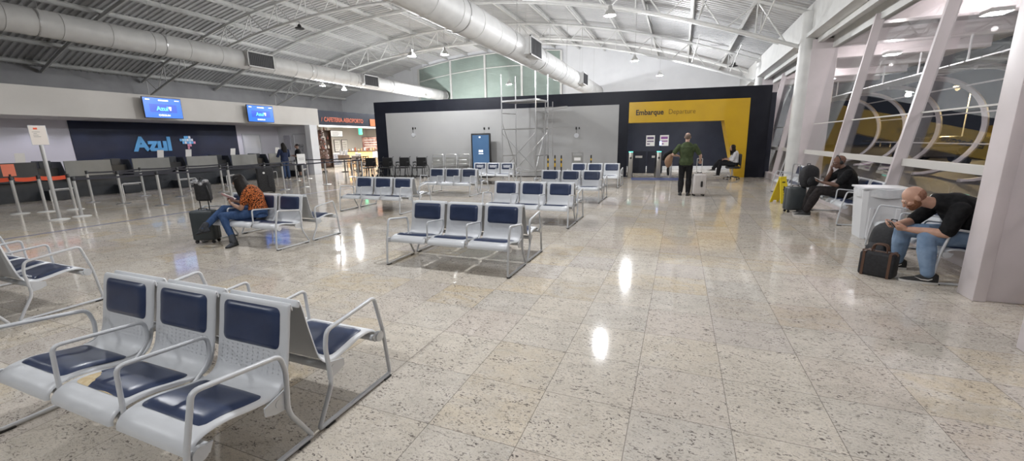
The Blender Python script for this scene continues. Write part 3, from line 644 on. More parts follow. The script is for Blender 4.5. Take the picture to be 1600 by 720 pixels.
# ------------------------------------------------------------------ check-in desks
M['screen_grey'] = noisy('desk_front_panel', (.25, .25, .235), (.22, .22, .205), 2, .5)
M['desk_dark'] = noisy('black_desk_base', (.02, .024, .03), (.03, .034, .04), 3, .4)
b = MB(); b.box(-19.9, -19.0, 3.0, 16.9, 0, .61); o = b.build('luggage_conveyor_base', M['desk_dark']); tag(o, 'long black base running under all the check-in desks', 'counter')
ordd = ['nearest', 'second', 'third', 'fourth', 'fifth', 'farthest']
def monitor(x, y, z, label, rz=0, base=True):
    t = thing('desk_monitor', label, 'monitor', (x, y, z), rz)
    b = MB(); b.rbox(-.02, .02, -.24, .24, .08, .40, .006); b.build('monitor_back', M['black'], t)
    b = MB(); b.rbox(-.015, .03, -.04, .04, .01, .2, .004); b.rbox(-.09, .09, -.12, .12, 0, .015, .004); b.build('monitor_stand', M['black'], t); return t
for k in range(6):
    y0 = 5.45+k*1.86
    t = thing('check_in_desk', '%s check-in desk with a grey front screen and dark sides%s' % (ordd[k].capitalize() if k else 'Nearest', ', left of the tall signpost' if k == 0 else ''), 'check-in desk', (-18.75, y0, 0))
    b = MB(); b.rbox(-.05, 0, .0, 1.22, .72, 1.22, .008); b.build('front_screen', M['screen_grey'] if k else M['desk_dark'], t)
    b = MB(); b.rbox(-.75, .02, -.04, 1.26, .62, .72, .01); b.build('worktop', M['desk_dark'], t)
    b = MB(); b.rbox(-.02, .012, -.02, 1.24, .695, .725, .003); b.build('edge_trim', M['chrome'], t)
    for s in (-.03, 1.22):
        b = MB(); b.prism([(-.78, .62), (.0, .62), (.0, .75), (-.2, 1.2), (-.78, 1.2)], s-.0, s+.035, 'y'); b.build('side_panel', M['desk_dark'], t)
    # luggage scale between the desks
    s_ = thing('luggage_scale', 'steel luggage scale with a low tube rail beside the %s check-in desk' % ordd[k], 'scale', (-18.45, y0+1.27, 0))
    b = MB(); b.rbox(-.50, .05, .02, .50, .0, .30, .01); b.build('scale_body', M['desk_dark'], s_); b = MB(); b.rbox(-.49, .04, .03, .49, .30, .325, .004); b.build('scale_plate', M['chrome'], s_)
    b = MB(); b.tube(fillet([(.12, -.06, 0), (.12, -.06, .36), (.12, .56, .36), (.12, .56, 0)], .07, 5), .018, 10); b.build('guard_rail', M['white_metal'], s_, 50)
    monitor(-18.95, y0+1.42, .725 if False else .72, 'black monitor turned away beside the %s check-in desk' % ordd[k]).location = (-19.05, y0-.30, .615)
    if k not in (1,):
        p = MB(); p.box(-.002, .002, -.11, .11, 0, .30, Matrix.Rotation(.25, 4, 'Y')); o = p.build('counter_notice', M['paper']); o.location = (-19.05, y0+[.9, .2, .95, .1, .1, .5][k], 1.20 if k else 1.2); tag(o, 'white paper notice standing on top of the %s check-in desk' % ordd[k], 'notice')
        o.location.x = -18.78; o.location.z = 1.215
# check-in chairs' dark backs
for k in range(5):
    y0 = 6.75+k*1.86
    t = thing('desk_cabinet', 'dark upright equipment cabinet in the gap after the %s check-in desk' % ordd[k], 'cabinet', (-19.35, y0+.12, 0)); b = MB(); b.rbox(-.3, .18, .0, .30, .62, 1.24, .02); b.build('cabinet_body', M['desk_dark'], t)
    b = MB(); b.rbox(.18, .2, .04, .32, .80, .95, .004); b.build('keyboard_shelf', M['screen_grey'], t)
# wall screens hanging from the soffit
blue = mat('blue_screen', (.0, .12, .6), .3, emit=(.005, .17, .85), es=.52); blue2 = mat('deep_blue_screen', (.0, .06, .45), .3, emit=(.0, .07, .62), es=.6); cyan = mat('cyan_screen_text', (.1, .6, .8), .3, emit=(.1, .65, .9), es=1.0); wh = mat('white_screen_text', (.8, .8, .8), .3, emit=(.85, .9, 1), es=.9)
for k, (y0, y1, lb) in enumerate([(9.78, 11.1, 'blue information screen on the soffit above the check-in desks, nearer one'), (13.85, 15.2, 'blue information screen on the soffit, farther one beside the white wall')]):
    t = thing('information_screen', lb, 'screen', (-18.6, y0, 2.70)); Wd = y1-y0
    b = MB(); b.rbox(-.06, 0, 0, Wd, 0, .77, .01); b.build('screen_housing', M['black'], t); b = MB(); b.box(0, .004, .02, Wd-.02, .02, .75); b.build('screen_panel', blue, t)
    b = MB(); b.box(.004, .006, .2, Wd-.2, .22, .52); b.build('screen_banner', blue2, t)
    text('Azul', 'screen_lettering', cyan, .22, face_x(.008, .42, .29), .001, .006, t); text('CHECK-IN', 'screen_caption', wh, .085, face_x(.008, .46, .09), .001, .004, t)
    b = MB(); b.box(.006, .009, .10, .24, .66, .70); b.box(.006, .009, .52, .86, .64, .69); b.box(.006, .009, Wd-.24, Wd-.08, .66, .69); b.box(.006, .009, .84, .93, .36, .44); b.box(.006, .009, .87, .92, .30, .37); b.build('screen_marks', wh, t)
    b = MB(); b.box(-.295, -.06, Wd/2-.1, Wd/2+.1, .3, .5); b.build('wall_bracket', M['steel_grey'], t)
# ------------------------------------------------------------------ queue posts
def post_mbs(h):
    a = MB(); a.lathe([(.0, 0), (.175, 0), (.178, .008), (.16, .018), (.05, .026), (.034, .034), (.0, .034)], 28)
    p = MB(); p.lathe([(.032, .03), (.032, h-.09), (.0, h-.09)], 18)
    c = MB(); c.lathe([(.036, h-.10), (.036, h-.01), (.03, h), (0, h)], 18); return a, p, c
posts = {}
def queue_post(x, y, label, h=.96, light=False, grp='belt queue posts in the check-in queue'):
    key = (h, light)
    if key not in posts:
        t = thing('queue_post', label, 'queue post', (x, y, 0), 0, grp); a, p, c = post_mbs(h)
        a.build('post_base', M['white_metal'] if light else M['chrome'], t, 40); p.build('post_tube', mat('satin_steel', (.52, .52, .51), .35, .6) if 'satin_steel' not in bpy.data.materials else bpy.data.materials['satin_steel'], t, 40); c.build('belt_head', M['black'], t, 40)
        posts[key] = t; return t
    return dup(posts[key], (x, y, 0), 0, label, grp)
QP = [(-15.35, 5.43, 'steel queue post at the left edge holding the orange belt, left of the pair', True), (-15.62, 5.04, 'steel queue post holding the orange belt, in front at the left edge', True), (-13.38, 5.31, 'steel queue post just right of the tall signpost', True), (-16.3, 4.6, 'steel queue post cut by the left edge of the view', True),
 (-15.1, 5.9, 'steel queue post at the right end of the orange belt', True), (-16.55, 6.9, 'steel queue post in the back row before the nearest grey desk screen', False), (-15.07, 6.95, 'steel queue post before the right end of the nearest grey desk screen', False), (-16.81, 8.38, 'steel queue post in the back row before the second grey desk screen', False), (-13.47, 7.08, 'steel queue post in the front row below the wall lettering', False), (-15.24, 8.61, 'steel queue post in the middle row below the map emblem', False), (-16.9, 9.88, 'steel queue post in the back row right of the map emblem', False),
 (-13.45, 9.05, 'steel queue post right behind the suitcase with the folded bag', False), (-15.09, 9.9, 'steel queue post in the middle row behind the seated woman', False), (-17.2, 11.6, 'steel queue post in the back row left of the dark-haired standing woman', False), (-15.2, 11.7, 'steel queue post beside the black suitcase in the queue', False), (-13.4, 11.0, 'steel queue post in the front row left of the small white sign', False), (-13.35, 12.95, 'steel queue post in the front row toward the cafe tables', False), (-16.66, 15.06, 'steel queue post in the back row before the doors', False), (-15.16, 16.4, 'steel queue post before the cafe table', False), (-14.6, 16.2, 'steel queue post before the cafe counter', False), (-16.2, 14.0, 'steel queue post next to the man in shorts', False), (-13.2, 14.9, 'steel queue post before the cafe floor, rightmost in the front row', False)]
for x, y, lb, lg in QP: queue_post(x, y, lb, light=lg)
def belt(p0, p1, label, m_, z=.90, h=.05, sag=.02):
    b = MB(); n = 8; a = Vector((*p0, z)); c = Vector((*p1, z)); rr = []
    for i in range(n+1):
        t = i/n; p = a.lerp(c, t); p.z -= sag*4*t*(1-t); d = (c-a).normalized().cross(Vector((0, 0, 1)))*.0015; rr.append([p+d-Vector((0, 0, h/2)), p-d-Vector((0, 0, h/2)), p-d+Vector((0, 0, h/2)), p+d+Vector((0, 0, h/2))])
    b.rings(rr); o = b.build('queue_belt', m_); tag(o, label, 'belt'); return o
og = mat('orange_belt', (.75, .10, .04), .6); bk = mat('black_belt', (.02, .02, .03), .6)
belt((-16.26, 4.63), (-15.66, 5.01), 'orange queue belt at the left edge, nearer piece', og, .88, .10); belt((-15.58, 5.09), (-15.37, 5.40), 'short orange queue belt between the two posts by the orange notice', og, .88, .10); belt((-15.33, 5.47), (-15.12, 5.86), 'orange queue belt ending just before the tall signpost', og, .88, .10)
S_ = [((-16.55, 6.9), (-16.81, 8.38), 'in the back row before the second grey screen'), ((-15.07, 6.95), (-15.24, 8.61), 'in the middle row below the wall lettering'), ((-13.38, 5.31), (-13.47, 7.08), 'in the front row right of the tall signpost'), ((-16.81, 8.38), (-16.9, 9.88), 'in the back row below the map emblem'), ((-15.24, 8.61), (-15.09, 9.9), 'in the middle row right of the map emblem'), ((-13.47, 7.08), (-13.45, 9.05), 'in the front row left of the suitcase handle'), ((-13.45, 9.05), (-13.4, 11.0), 'in the front row behind the seated woman'), ((-16.9, 9.88), (-17.2, 11.6), 'in the back row before the fourth grey screen'), ((-15.09, 9.9), (-15.2, 11.7), 'in the middle row behind the seated woman'), ((-13.4, 11.0), (-13.35, 12.95), 'in front of the small white sign'), ((-13.35, 12.95), (-13.2, 14.9), 'crossing before the cafe chairs'), ((-15.2, 11.7), (-16.2, 14.0), 'behind the black suitcase in the queue'), ((-16.66, 15.06), (-15.16, 16.4), 'before the white doors'), ((-14.6, 16.2), (-13.2, 14.9), 'closing the queue in front of the cafe counter')]
for a, c, lb in S_: belt(a, c, 'black queue belt '+lb, bk)
# sign posts
sp_ = thing('signpost', 'tall steel signpost carrying a white notice with an orange mark, at the left', 'signpost', (-13.315, 4.89, 0))
a, p, c = post_mbs(1.62); a.build('post_base', M['white_metal'], sp_, 40); p = MB(); p.lathe([(.036, .03), (.036, 1.70), (0, 1.70)], 18); p.build('post_tube', bpy.data.materials['satin_steel'], sp_, 40)
MS = Matrix.Rotation(R(70), 4, 'Z')   # sign faces the camera side
b = MB(); b.rbox(-.135, .135, -.012, .006, 1.70, 2.13, .004, M=MS); b.build('sign_frame', M['steel_grey'], sp_); b = MB(); b.box(-.125, .125, -.016, -.012, 1.71, 2.12, MS); b.build('sign_sheet', mat('cream_paper', (.74, .68, .62), .6), sp_)
b = MB(); b.rbox(-.06, .0, -.019, -.016, 2.04, 2.08, .001, M=MS); b.build('sign_mark', og, sp_); b = MB()
for k, (x0, x1) in enumerate([(-.09, .03), (-.07, -.02), (-.08, .0), (-.08, .03)]): b.box(x0, x1, -.018, -.016, 1.985-k*.035, 1.993-k*.035, MS)
b.build('sign_lines', M['screen_grey'], sp_)
os_ = thing('orange_notice_stand', 'small orange notice on a post head at the left end of the belt', 'notice', (-15.62, 5.04, .96)); b = MB(); b.box(-.11, .11, -.008, .008, .0, .30, MS); b.build('notice_sheet', mat('orange_sheet', (.72, .2, .12), .6), os_); b = MB(); b.cyl((0, 0, -.0), (0, 0, .05), .02); b.build('notice_clip', M['black'], os_)
ss = thing('small_signpost', 'short post with a white sheet sign, left of the standing couple\'s right side', 'signpost', (-13.42, 11.9, 0)); ss['label'] = 'leaning-looking short post with a small white sign in front of the standing woman'
a, p, c = post_mbs(.95); a.build('post_base', M['chrome'], ss, 40); p.build('post_tube', bpy.data.materials['satin_steel'], ss, 40); b = MB(); b.box(-.15, .15, -.01, .01, .88, 1.27, MS); b.build('sign_sheet', M['paper'], ss); b = MB(); b.box(-.09, .09, -.013, -.01, 1.04, 1.055, MS); b.box(-.1, .1, -.013, -.01, 1.10, 1.115, MS); b.build('sign_lines', M['screen_grey'], ss)
# ------------------------------------------------------------------ things along the partition
sc = thing('scaffold_tower', 'steel tube scaffold tower standing before the grey wall panel', 'scaffold', (0, 0, 0))
cr = [Vector((-7.02, 16.55, 0)), Vector((-6.70, 17.35, 0)), Vector((-5.28, 17.45, 0)), Vector((-5.45, 16.35, 0))]
M['galv'] = mat('galvanised_tube', (.42, .42, .42), .35, .7)
for i, p in enumerate(cr):
    b = MB(); b.cyl(p+Vector((0, 0, .02)), p+Vector((0, 0, 4.3)), .024, n=8); b.build('upright_tube', M['galv'], sc, 40)
    b = MB(); b.box(p.x-.07, p.x+.07, p.y-.07, p.y+.07, 0, .02); b.build('base_plate', M['galv'], sc)
for z in (.35, 1.0, 2.1, 2.75, 3.2):
    for i in range(4):
        if z in (1.0, 2.75) and i % 2: continue
        p, q = cr[i], cr[(i+1) % 4]; b = MB(); b.cyl(p+Vector((0, 0, z)), q+Vector((0, 0, z)), .018, n=7); b.build('cross_tube', M['galv'], sc, 40)
for p, q, z0, z1 in [(0, 3, .4, 1.95), (3, 0, .4, 1.95), (1, 2, .4, 1.95), (0, 1, 2.4, .5), (2, 3, 2.4, .5)]:
    b = MB(); b.cyl(cr[p]+Vector((0, 0, z0 if z0 < 1 else z0)), cr[q]+Vector((0, 0, z1)), .016, n=7); b.build('diagonal_brace', M['galv'], sc, 40)
b = MB(); b.prism([(p.x, p.y) for p in cr], 3.22, 3.26, 'z'); b.build('work_platform', M['galv'], sc)
ld_ = thing('ladder', 'thin vertical metal ladder hung with rails inside the scaffold', 'ladder', (-5.22, 16.9, 0))
b = MB(); b.cyl((-.0, 0, .95), (0, 0, 3.15), .018, n=7); b.cyl((.30, .05, .95), (.30, .05, 3.15), .018, n=7); b.build('ladder_rail', M['galv'], ld_, 40)
for k in range(8): b = MB(); b.cyl((0, 0, 1.05+k*.27), (.30, .05, 1.05+k*.27), .012, n=6); b.build('ladder_rung', M['galv'], ld_, 40)
b = MB(); b.tube(fillet([(-.1, 0, 2.9), (.9, .1, 2.95), (.9, .1, 2.88), (-.1, 0, 2.8)], .03), .014, 6); b.tube([(-.1, 0, 2.1), (.9, .1, 2.12)], .014, 6); b.cyl((-.05, 0, 0), (-.05, 0, 2.1), .014, n=6); b.build('ladder_hook', M['galv'], ld_, 40)
def WP(s, y, z=0): return WM @ Vector((s, y, z))
tt = thing('information_totem', 'black free-standing totem with a tall blue screen before the grey wall', 'totem', WP(5.13, -.45), R(7.57))
b = MB(); b.rbox(0, .92, -.06, .06, .02, 1.98, .03); b.build('totem_case', M['black'], tt, 40); b = MB(); b.rbox(-.02, .94, -.22, .22, 0, .025, .005); b.build('totem_base', M['black'], tt)
b = MB(); b.box(.07, .85, -.064, -.06, .42, 1.90); tsm = noisy('totem_screen', (.03, .06, .12), (.04, .08, .15), 1.5, .25); N, L, bs = nt(tsm); bs.inputs['Emission Color'].default_value = (.10, .20, .36, 1); bs.inputs['Emission Strength'].default_value = .35; b.build('totem_screen', tsm, tt)
FYt = Matrix(((1, 0, 0, 0), (0, 0, -1, 0), (0, 1, 0, 0), (0, 0, 0, 1)))
b = MB(); b.box(.36, .46, -.068, -.064, 1.14, 1.24); b.box(.48, .56, -.068, -.064, 1.14, 1.24); b.box(.35, .57, -.068, -.064, 1.06, 1.085); b.box(.38, .46, -.068, -.064, 1.78, 1.84); b.build('screen_marks', wh, tt)
def round_bell(s, z, label):
    t = thing('wall_alarm', label, 'alarm', WP(s, -.03, z), R(7.57)); FM = Matrix.Rotation(PI/2, 4, 'X')
    b = MB(); b.lathe([(.045, 0), (.10, 0), (.10, .04), (.045, .04)], 20, M=FM); b.build('alarm_ring', M['steel_grey'], t, 40)
    b = MB(); b.rbox(-.04, .02, -.03, 0, .25, .36, .005); b.rbox(.09, .14, -.03, 0, .27, .35, .005); b.cyl((-.01, -.01, .1), (-.01, -.01, .25), .006, n=5); b.build('alarm_switch', M['black'], t)
round_bell(2.05, 1.98, 'small round alarm on the grey wall, left one above the wheelchairs'); round_bell(9.85, 1.80, 'small round alarm on the grey wall, right one beside the scaffold')
t = thing('wall_switch_pair', 'two small dark boxes on the grey wall above the totem', 'switch', WP(5.7, -.03, 2.15), R(7.57)); b = MB(); b.rbox(-.1, -.04, -.03, 0, 0, .1, .005); b.build('switch_box', M['black'], t); b = MB(); b.rbox(.12, .18, -.03, 0, 0, .1, .005); b.build('switch_box', M['black'], t)
# gate turnstiles
def gate(s, label, light=True):
    t = thing('turnstile', label, 'turnstile', WP(s, -.05), R(7.57))
    b = MB(); b.rbox(-.09, .09, -.25, -.10, 0, 1.05, .02); b.build('reader_column', mat('brushed_column', (.42, .40, .36), .3, .6) if 'brushed_column' not in bpy.data.materials else bpy.data.materials['brushed_column'], t, 40)
    b = MB(); b.rbox(-.08, .11, -.10, .75, 0, .98, .03); b.build('gate_body', M['black'], t, 40)
    b = MB(); b.rbox(-.09, .09, -.26, -.08, 1.05, 1.09, .01); b.build('status_light', mat('green_status', (.1, .6, .5), .4, emit=(.15, .8, .65), es=1.0) if 'green_status' not in bpy.data.materials else bpy.data.materials['green_status'], t)
    b = MB(); b.cyl((0, -.25, .82), (0, -.258, .82), .045, n=16); b.build('scanner_eye', M['black'], t)
    b = MB(); b.box(.11, .36, .3, .32, .25, .85); b.build('gate_flap', M['glass'], t)
    return t
gate(12.17, 'departure gate reader column at the left end beside the black wall'); gate(13.30, 'departure gate reader column in the middle, left of the man in green'); gate(14.35, 'departure gate reader column hidden behind the man in green')
t = thing('validation_tablet', 'small lit tablet on a stalk atop the middle gate column', 'tablet', WP(13.34, -.2, 1.09), R(7.57)); b = MB(); b.cyl((0, 0, 0), (0, 0, .22), .012, n=8); b.build('tablet_stalk', M['black'], t); b = MB(); b.rbox(-.05, .05, -.01, .01, .22, .42, .004); b.build('tablet_case', M['black'], t); b = MB(); b.box(-.042, .042, -.013, -.01, .235, .405); b.build('tablet_screen', mat('pale_blue_screen', (.3, .4, .8), .3, emit=(.5, .6, 1), es=1.6), t)
t = thing('barrier_rail', 'low steel tube barrier between the gate columns and the green-shirted man', 'barrier', WP(13.80, -.1), R(7.57)); b = MB(); b.tube(fillet([(0, -.3, 0), (0, -.3, .95), (0, .5, .95), (0, .5, 0)], .08), .025, 10); b.build('rail_tube', M['chrome'], t, 40); b = MB(); b.box(-.005, .005, -.27, .47, .2, .88); b.build('rail_glass', M['glass'], t)
for k, s in enumerate((13.08, 13.78)):
    o = MB(); o.box(0, .44, -.01, .0, 0, .56); o = o.build('gate_poster', M['paper']); o.matrix_world = Matrix.Translation(WP(s, 5.0, 1.22)) @ Matrix.Rotation(R(7.57), 4, 'Z') @ Matrix.Translation((0, -.004, 0)); tag(o, 'white and purple notice on the dark gate room wall, %s one' % ('left' if k == 0 else 'right'), 'poster')
    q = MB(); q.box(.05, .39, -.014, -.01, .36, .48); q.box(.05, .39, -.014, -.01, .22, .28); q.box(.05, .2, -.014, -.01, .08, .14); q.build('poster_print', mat('purple_print', (.25, .08, .28), .6) if k else mat('dark_print', (.12, .08, .16), .6), o)
t = thing('glass_gate_panel', 'pair of low dark glass panels with white stickers behind the gates', 'gate panel', WP(12.25, 2.2), R(7.57))
for k in range(2):
    b = MB(); b.rbox(k*.75, k*.75+.7, -.02, .02, 0, 1.05, .01); g = b.build('panel_leaf', M['charcoal2'], t); b = MB(); b.box(k*.75+.2, k*.75+.52, -.03, -.02, .72, .82); b.build('panel_sticker', M['paper'], g)
o = MB(); o.box(0, 2.0, -1.5, -.4, 0, .006); o = o.build('floor_mat', noisy('blue_floor_mat', (.08, .10, .20), (.11, .13, .25), 30, .9)); o.matrix_world = WM @ Matrix.Translation((12.2, 0, 0)); tag(o, 'dark blue floor mat in front of the departure gates', 'mat')
# bollards, stand
for k, (x, y, lb) in enumerate([(-4.98, 16.5, 'short dark bollard with yellow bands, left of three beside the scaffold'), (-4.70, 16.55, 'short dark bollard with yellow bands, middle of three beside the scaffold'), (-4.42, 16.5, 'short dark bollard with yellow bands, right of three beside the scaffold'), (-3.25, 16.7, 'short dark bollard alone right of the framed floor stand')]):
    t = thing('bollard', lb, 'bollard', (x, y, 0)); b = MB(); b.lathe([(0, 0), (.13, 0), (.12, .03), (.03, .05), (.028, 1.0), (0, 1.02)], 14); b.build('bollard_pole', M['black'], t, 40); b = MB(); b.lathe([(.03, .55), (.031, .55), (.031, .70), (.03, .70)], 14); b.lathe([(.03, .8), (.031, .8), (.031, .88), (.03, .88)], 14); b.build('yellow_band', M['yellow'], t)
t = thing('floor_stand', 'grey framed floor stand before the grey wall, right of the bollards', 'stand', (-3.98, 16.55, 0)); b = MB(); b.tube([(0, 0, .03), (0, 0, 1.12), (.42, 0, 1.12), (.42, 0, .03)], .018, 8); b.build('stand_frame', M['galv'], t); b = MB(); b.box(.02, .40, -.006, .006, .72, 1.0); b.build('stand_sheet', M['screen_grey'], t); b = MB(); b.box(-.03, .03, -.2, .2, 0, .03); b.box(.39, .45, -.2, .2, 0, .03); b.build('stand_foot', M['galv'], t)
b = MB(); b.box(.08, .34, -.009, -.006, .8, .92); b.build('stand_print', M['paper'], t)
# wheelchairs and luggage carts
def wheelchair(label):
    t = thing('wheelchair', label, 'wheelchair', (0, 0, 0))
    for s in (-1, 1):
        b = MB(); rg = [(s*.30, .30*math.cos(a), .31+.30*math.sin(a)) for a in [2*PI*i/24 for i in range(24)]]; b.tube(rg, .014, 6, True); w_ = b.build('rear_wheel', M['rubber'], t, 40)
        b = MB()
        for k in range(8): a = PI*k/8*2; b.cyl((s*.30, 0, .31), (s*.30, .29*math.cos(a), .31+.29*math.sin(a)), .003, n=4)
        b.cyl((s*.27, 0, .31), (s*.33, 0, .31), .03, n=10); b.build('wheel_spokes', M['chrome'], w_)
        b = MB(); b.lathe([(0, -.015), (.09, -.015), (.1, 0), (.09, .015), (0, .015)], 14, M=Matrix.Translation((s*.27, -.48, .10)) @ Matrix.Rotation(PI/2, 4, 'Y')); b.build('front_caster', M['rubber'], t, 40)
        b = MB(); b.tube(fillet([(s*.25, .30, .98), (s*.25, .18, .95), (s*.25, .14, .5), (s*.25, .10, .3)], .04), .013, 6); b.tube(fillet([(s*.25, .14, .72), (s*.25, -.28, .72), (s*.25, -.30, .48)], .04), .012, 6); b.tube(fillet([(s*.25, .14, .48), (s*.25, -.42, .48), (s*.24, -.55, .12)], .05), .013, 6); b.cyl((s*.25, -.40, .45), (s*.27, -.48, .12), .012, n=6); b.build('side_frame', M['black'], t, 40)
        b = MB(); b.rbox(s*.25-.03, s*.25+.03, -.26, .02, .72, .76, .012); b.build('arm_pad', M['black'], t)
    b = MB(); b.rbox(-.24, .24, -.38, .12, .46, .50, .015); b.build('seat', M['black'], t); b = MB(); b.rbox(-.24, .24, .12, .16, .52, .94, .015); b.build('backrest', M['black'], t)
    for s in (-1, 1): b = MB(); b.rbox(s*.12-.09, s*.12+.09, -.66, -.52, .10, .12, .006); b.build('footrest', M['black'], t)
    return t
wc = wheelchair('black folded-back wheelchair parked in the row, leftmost against the grey wall'); wc.location = (-13.85, 16.2, 0); wc.rotation_euler = (0, 0, R(20)); wc['group'] = 'black wheelchairs parked along the wall'
for x, y, rz, lb in [(-12.95, 16.3, 14, 'black wheelchair second from the left in the parked row'), (-12.08, 16.45, 14, 'black wheelchair third from the left in the parked row'), (-11.2, 16.55, 12, 'black wheelchair at the right end of the row beside the luggage carts')]: dup(wc, (x, y, 0), R(rz), lb)
def cart(label):
    t = thing('luggage_cart', label, 'luggage cart', (0, 0, 0))
    b = MB(); b.tube(fillet([(-.27, .3, .25), (-.27, .42, 1.05), (.27, .42, 1.05), (.27, .3, .25)], .08), .016, 8); b.build('push_handle', M['chrome'], t, 40)
    b = MB(); b.tube(fillet([(-.25, .38, .2), (-.2, -.5, .14), (.2, -.5, .14), (.25, .38, .2)], .06), .016, 8); b.cyl((-.25, .3, .2), (.25, .3, .2), .014)
    for k in range(4): b.cyl((-.18+k*.12, .34, .2), (-.15+k*.1, -.49, .145), .009, n=6)
    b.build('luggage_deck', M['chrome'], t, 40)
    b = MB(); b.box(-.24, .24, .345, .355, .55, .92); b.build('advert_panel', M['screen_grey'], t)
    b = MB(); b.tube(fillet([(-.25, .36, .78), (-.22, .12, .80), (.22, .12, .80), (.25, .36, .78)], .05), .01, 6); b.tube(fillet([(-.25, .34, .6), (-.2, .14, .62), (.2, .14, .62), (.25, .34, .6)], .05), .01, 6); b.build('basket', M['chrome'], t, 40)
    for x, y in ((-.25, .36), (.25, .36), (0, -.46)): b = MB(); b.lathe([(0, -.02), (.065, -.02), (.07, 0), (.065, .02), (0, .02)], 14, M=Matrix.Translation((x, y, .07)) @ Matrix.Rotation(PI/2, 4, 'Y')); b.build('cart_wheel', M['rubber'], t, 40)
    return t
ct = cart('steel luggage cart, left one beside the wheelchairs'); ct.location = (-10.5, 16.75, 0); ct.rotation_euler = (0, 0, R(15)); ct['group'] = 'luggage carts by the grey wall'
dup(ct, (-9.88, 16.85, 0), R(10), 'steel luggage cart, middle one of three by the grey wall'); dup(ct, (-9.25, 16.95, 0), R(10), 'steel luggage cart, right one of three by the grey wall')
# ------------------------------------------------------------------ cafe
b = MB(); b.box(-19.0, -18.9, 18.27, 28, 2.70, 3.50); o = b.build('cafe_fascia', M['charcoal2']); tag(o, 'dark fascia board over the cafe with orange lettering', 'fascia')
red = mat('orange_red_lettering', (.62, .17, .10), .5)
t = thing('cafe_sign', 'orange red CAFETERIA AEROPORTO lettering on the dark cafe fascia', 'sign', (-18.885, 18.62, 2.90)); text('CAFETERIA AEROPORTO', 'lettering', red, .34, face_x(0, 0, 0), .008, .009, t, sx=.84)
text('/', 'sign_mark', red, .30, face_x(0, -.2, 0), .008, .004, t)
o = MB(); o.box(-.02, 0, 0, 1.3, 0, .45); o = o.build('orange_sign_panel', mat('orange_panel', (.62, .20, .07), .5)); o.location = (-18.87, 22.45, 2.73); tag(o, 'orange sign panel on the cafe fascia beside the black partition edge', 'sign panel')
b = MB(); b.box(-24.0, -19.02, 18.27, 27.9, 3.3, 3.4); b.box(-24.2, -24.0, 18.27, 28, 0, 3.4); b.box(-24.0, -19.05, 17.82, 17.95, 0, 2.7); b.box(-24, -19.02, 27.9, 28, 0, 3.4); struct('wall_cafe', b, M['soffit'])
t = thing('fascia_light', 'continuous bright white light band right under the cafe fascia', 'lamp', (-19.14, 18.4, 2.60)); b = MB(); b.rbox(-.04, .02, 0, 6.6, 0, .12, .01); b.build('light_housing', M['white_metal'], t); b = MB(); b.box(.02, .03, .02, 6.58, .01, .11); b.build('light_face', mat('fascia_band', (.9, .9, .9), .4, emit=(1, .98, .95), es=1.6), t); b = MB(); b.box(-.02, .01, .5, .6, .12, .7); b.box(-.02, .01, 5.9, 6.0, .12, .7); b.build('light_bracket', M['chrome'], t)
for k in range(3):
    t = thing('cafe_light_strip', 'long white light strip under the cafe ceiling, %s one' % ('nearest', 'middle', 'farthest')[k], 'lamp', (-19.6, 19.0+k*2.7, 2.78)); b = MB(); b.rbox(-.08, .08, 0, 2.2, 0, .05, .01); b.build('lamp_body', M['white_metal'], t); b = MB(); b.box(-.06, .06, .03, 2.17, -.01, 0); b.build('lamp_lens', mat('cafe_strip', (.9, .9, .9), .4, emit=(1, .97, .92), es=4) if k == 0 else bpy.data.materials['cafe_strip'], t)
    b = MB(); b.cyl((0, .4, .05), (0, .4, .52), .01, n=5); b.cyl((0, 1.8, .05), (0, 1.8, .52), .01, n=5); b.build('hanging_rod', M['chrome'], t)
    ld = bpy.data.lights.new('cafe_light', 'AREA'); ld.shape = 'RECTANGLE'; ld.size = .3; ld.size_y = 2; ld.energy = 150; ld.color = (1, .95, .88); lo = bpy.data.objects.new('cafe_light', ld); C.objects.link(lo); lo.parent = t; lo.location = (0, 1.1, -.03)
wood = noisy('pale_wood', (.55, .38, .22), (.42, .28, .15), 3, .45, stretch=(1, 1, 8)); dwood = noisy('dark_wood', (.05, .025, .015), (.09, .045, .025), 5, .4)
ck = thing('cafe_counter', 'cafe counter with warm lit display and pale wood front', 'counter', (-21.85, 23.3, 0), R(28))
b = MB(); b.rbox(0, 1.95, -.05, .6, 0, .62, .01); b.build('counter_base', wood, ck); b = MB(); b.rbox(-.03, 1.98, -.08, .65, 1.06, 1.13, .01); b.build('counter_top', dwood, ck); b = MB(); b.rbox(.02, 1.9, .08, .55, .62, 1.06, .005); b.build('lit_display', mat('warm_display', (.8, .5, .2), .5, emit=(1, .55, .2), es=1.5), ck); b = MB(); b.box(0, 1.95, -.05, -.04, .62, 1.06); b.build('display_glass', M['glass'], ck)
b = MB(); b.rbox(.60, .76, -.08, -.05, .66, 1.05, .01); b.build('display_divider', M['steel_grey'], ck); b = MB(); b.rbox(1.78, 1.98, -.07, .6, .62, 1.08, .01); b.build('end_block', M['steel_grey'], ck)
for k in range(9):
    c_ = [(.5, .3, .15), (.7, .7, .7), (.35, .1, .05), (.6, .5, .3)][k % 4]; t = thing('counter_jar', 'small jar or packet on the cafe counter top, %s from the left' % ('first', 'second', 'third', 'fourth', 'fifth', 'sixth', 'seventh', 'eighth', 'ninth')[k], 'jar', ck.matrix_basis @ Vector((.12+k*.21, .25+.1*(k % 2), 1.13))); hh = .10+.05*(k*7 % 3)
    b = MB(); b.lathe([(0, 0), (.045, 0), (.05, .02), (.05, hh), (.03, hh+.02), (0, hh+.02)], 12); b.build('jar_body', mat('jar_tone', c_, .4), t, 40); b = MB(); b.lathe([(0, hh+.02), (.033, hh+.02), (.033, hh+.04), (0, hh+.04)], 12); b.build('jar_lid', M['black'], t)
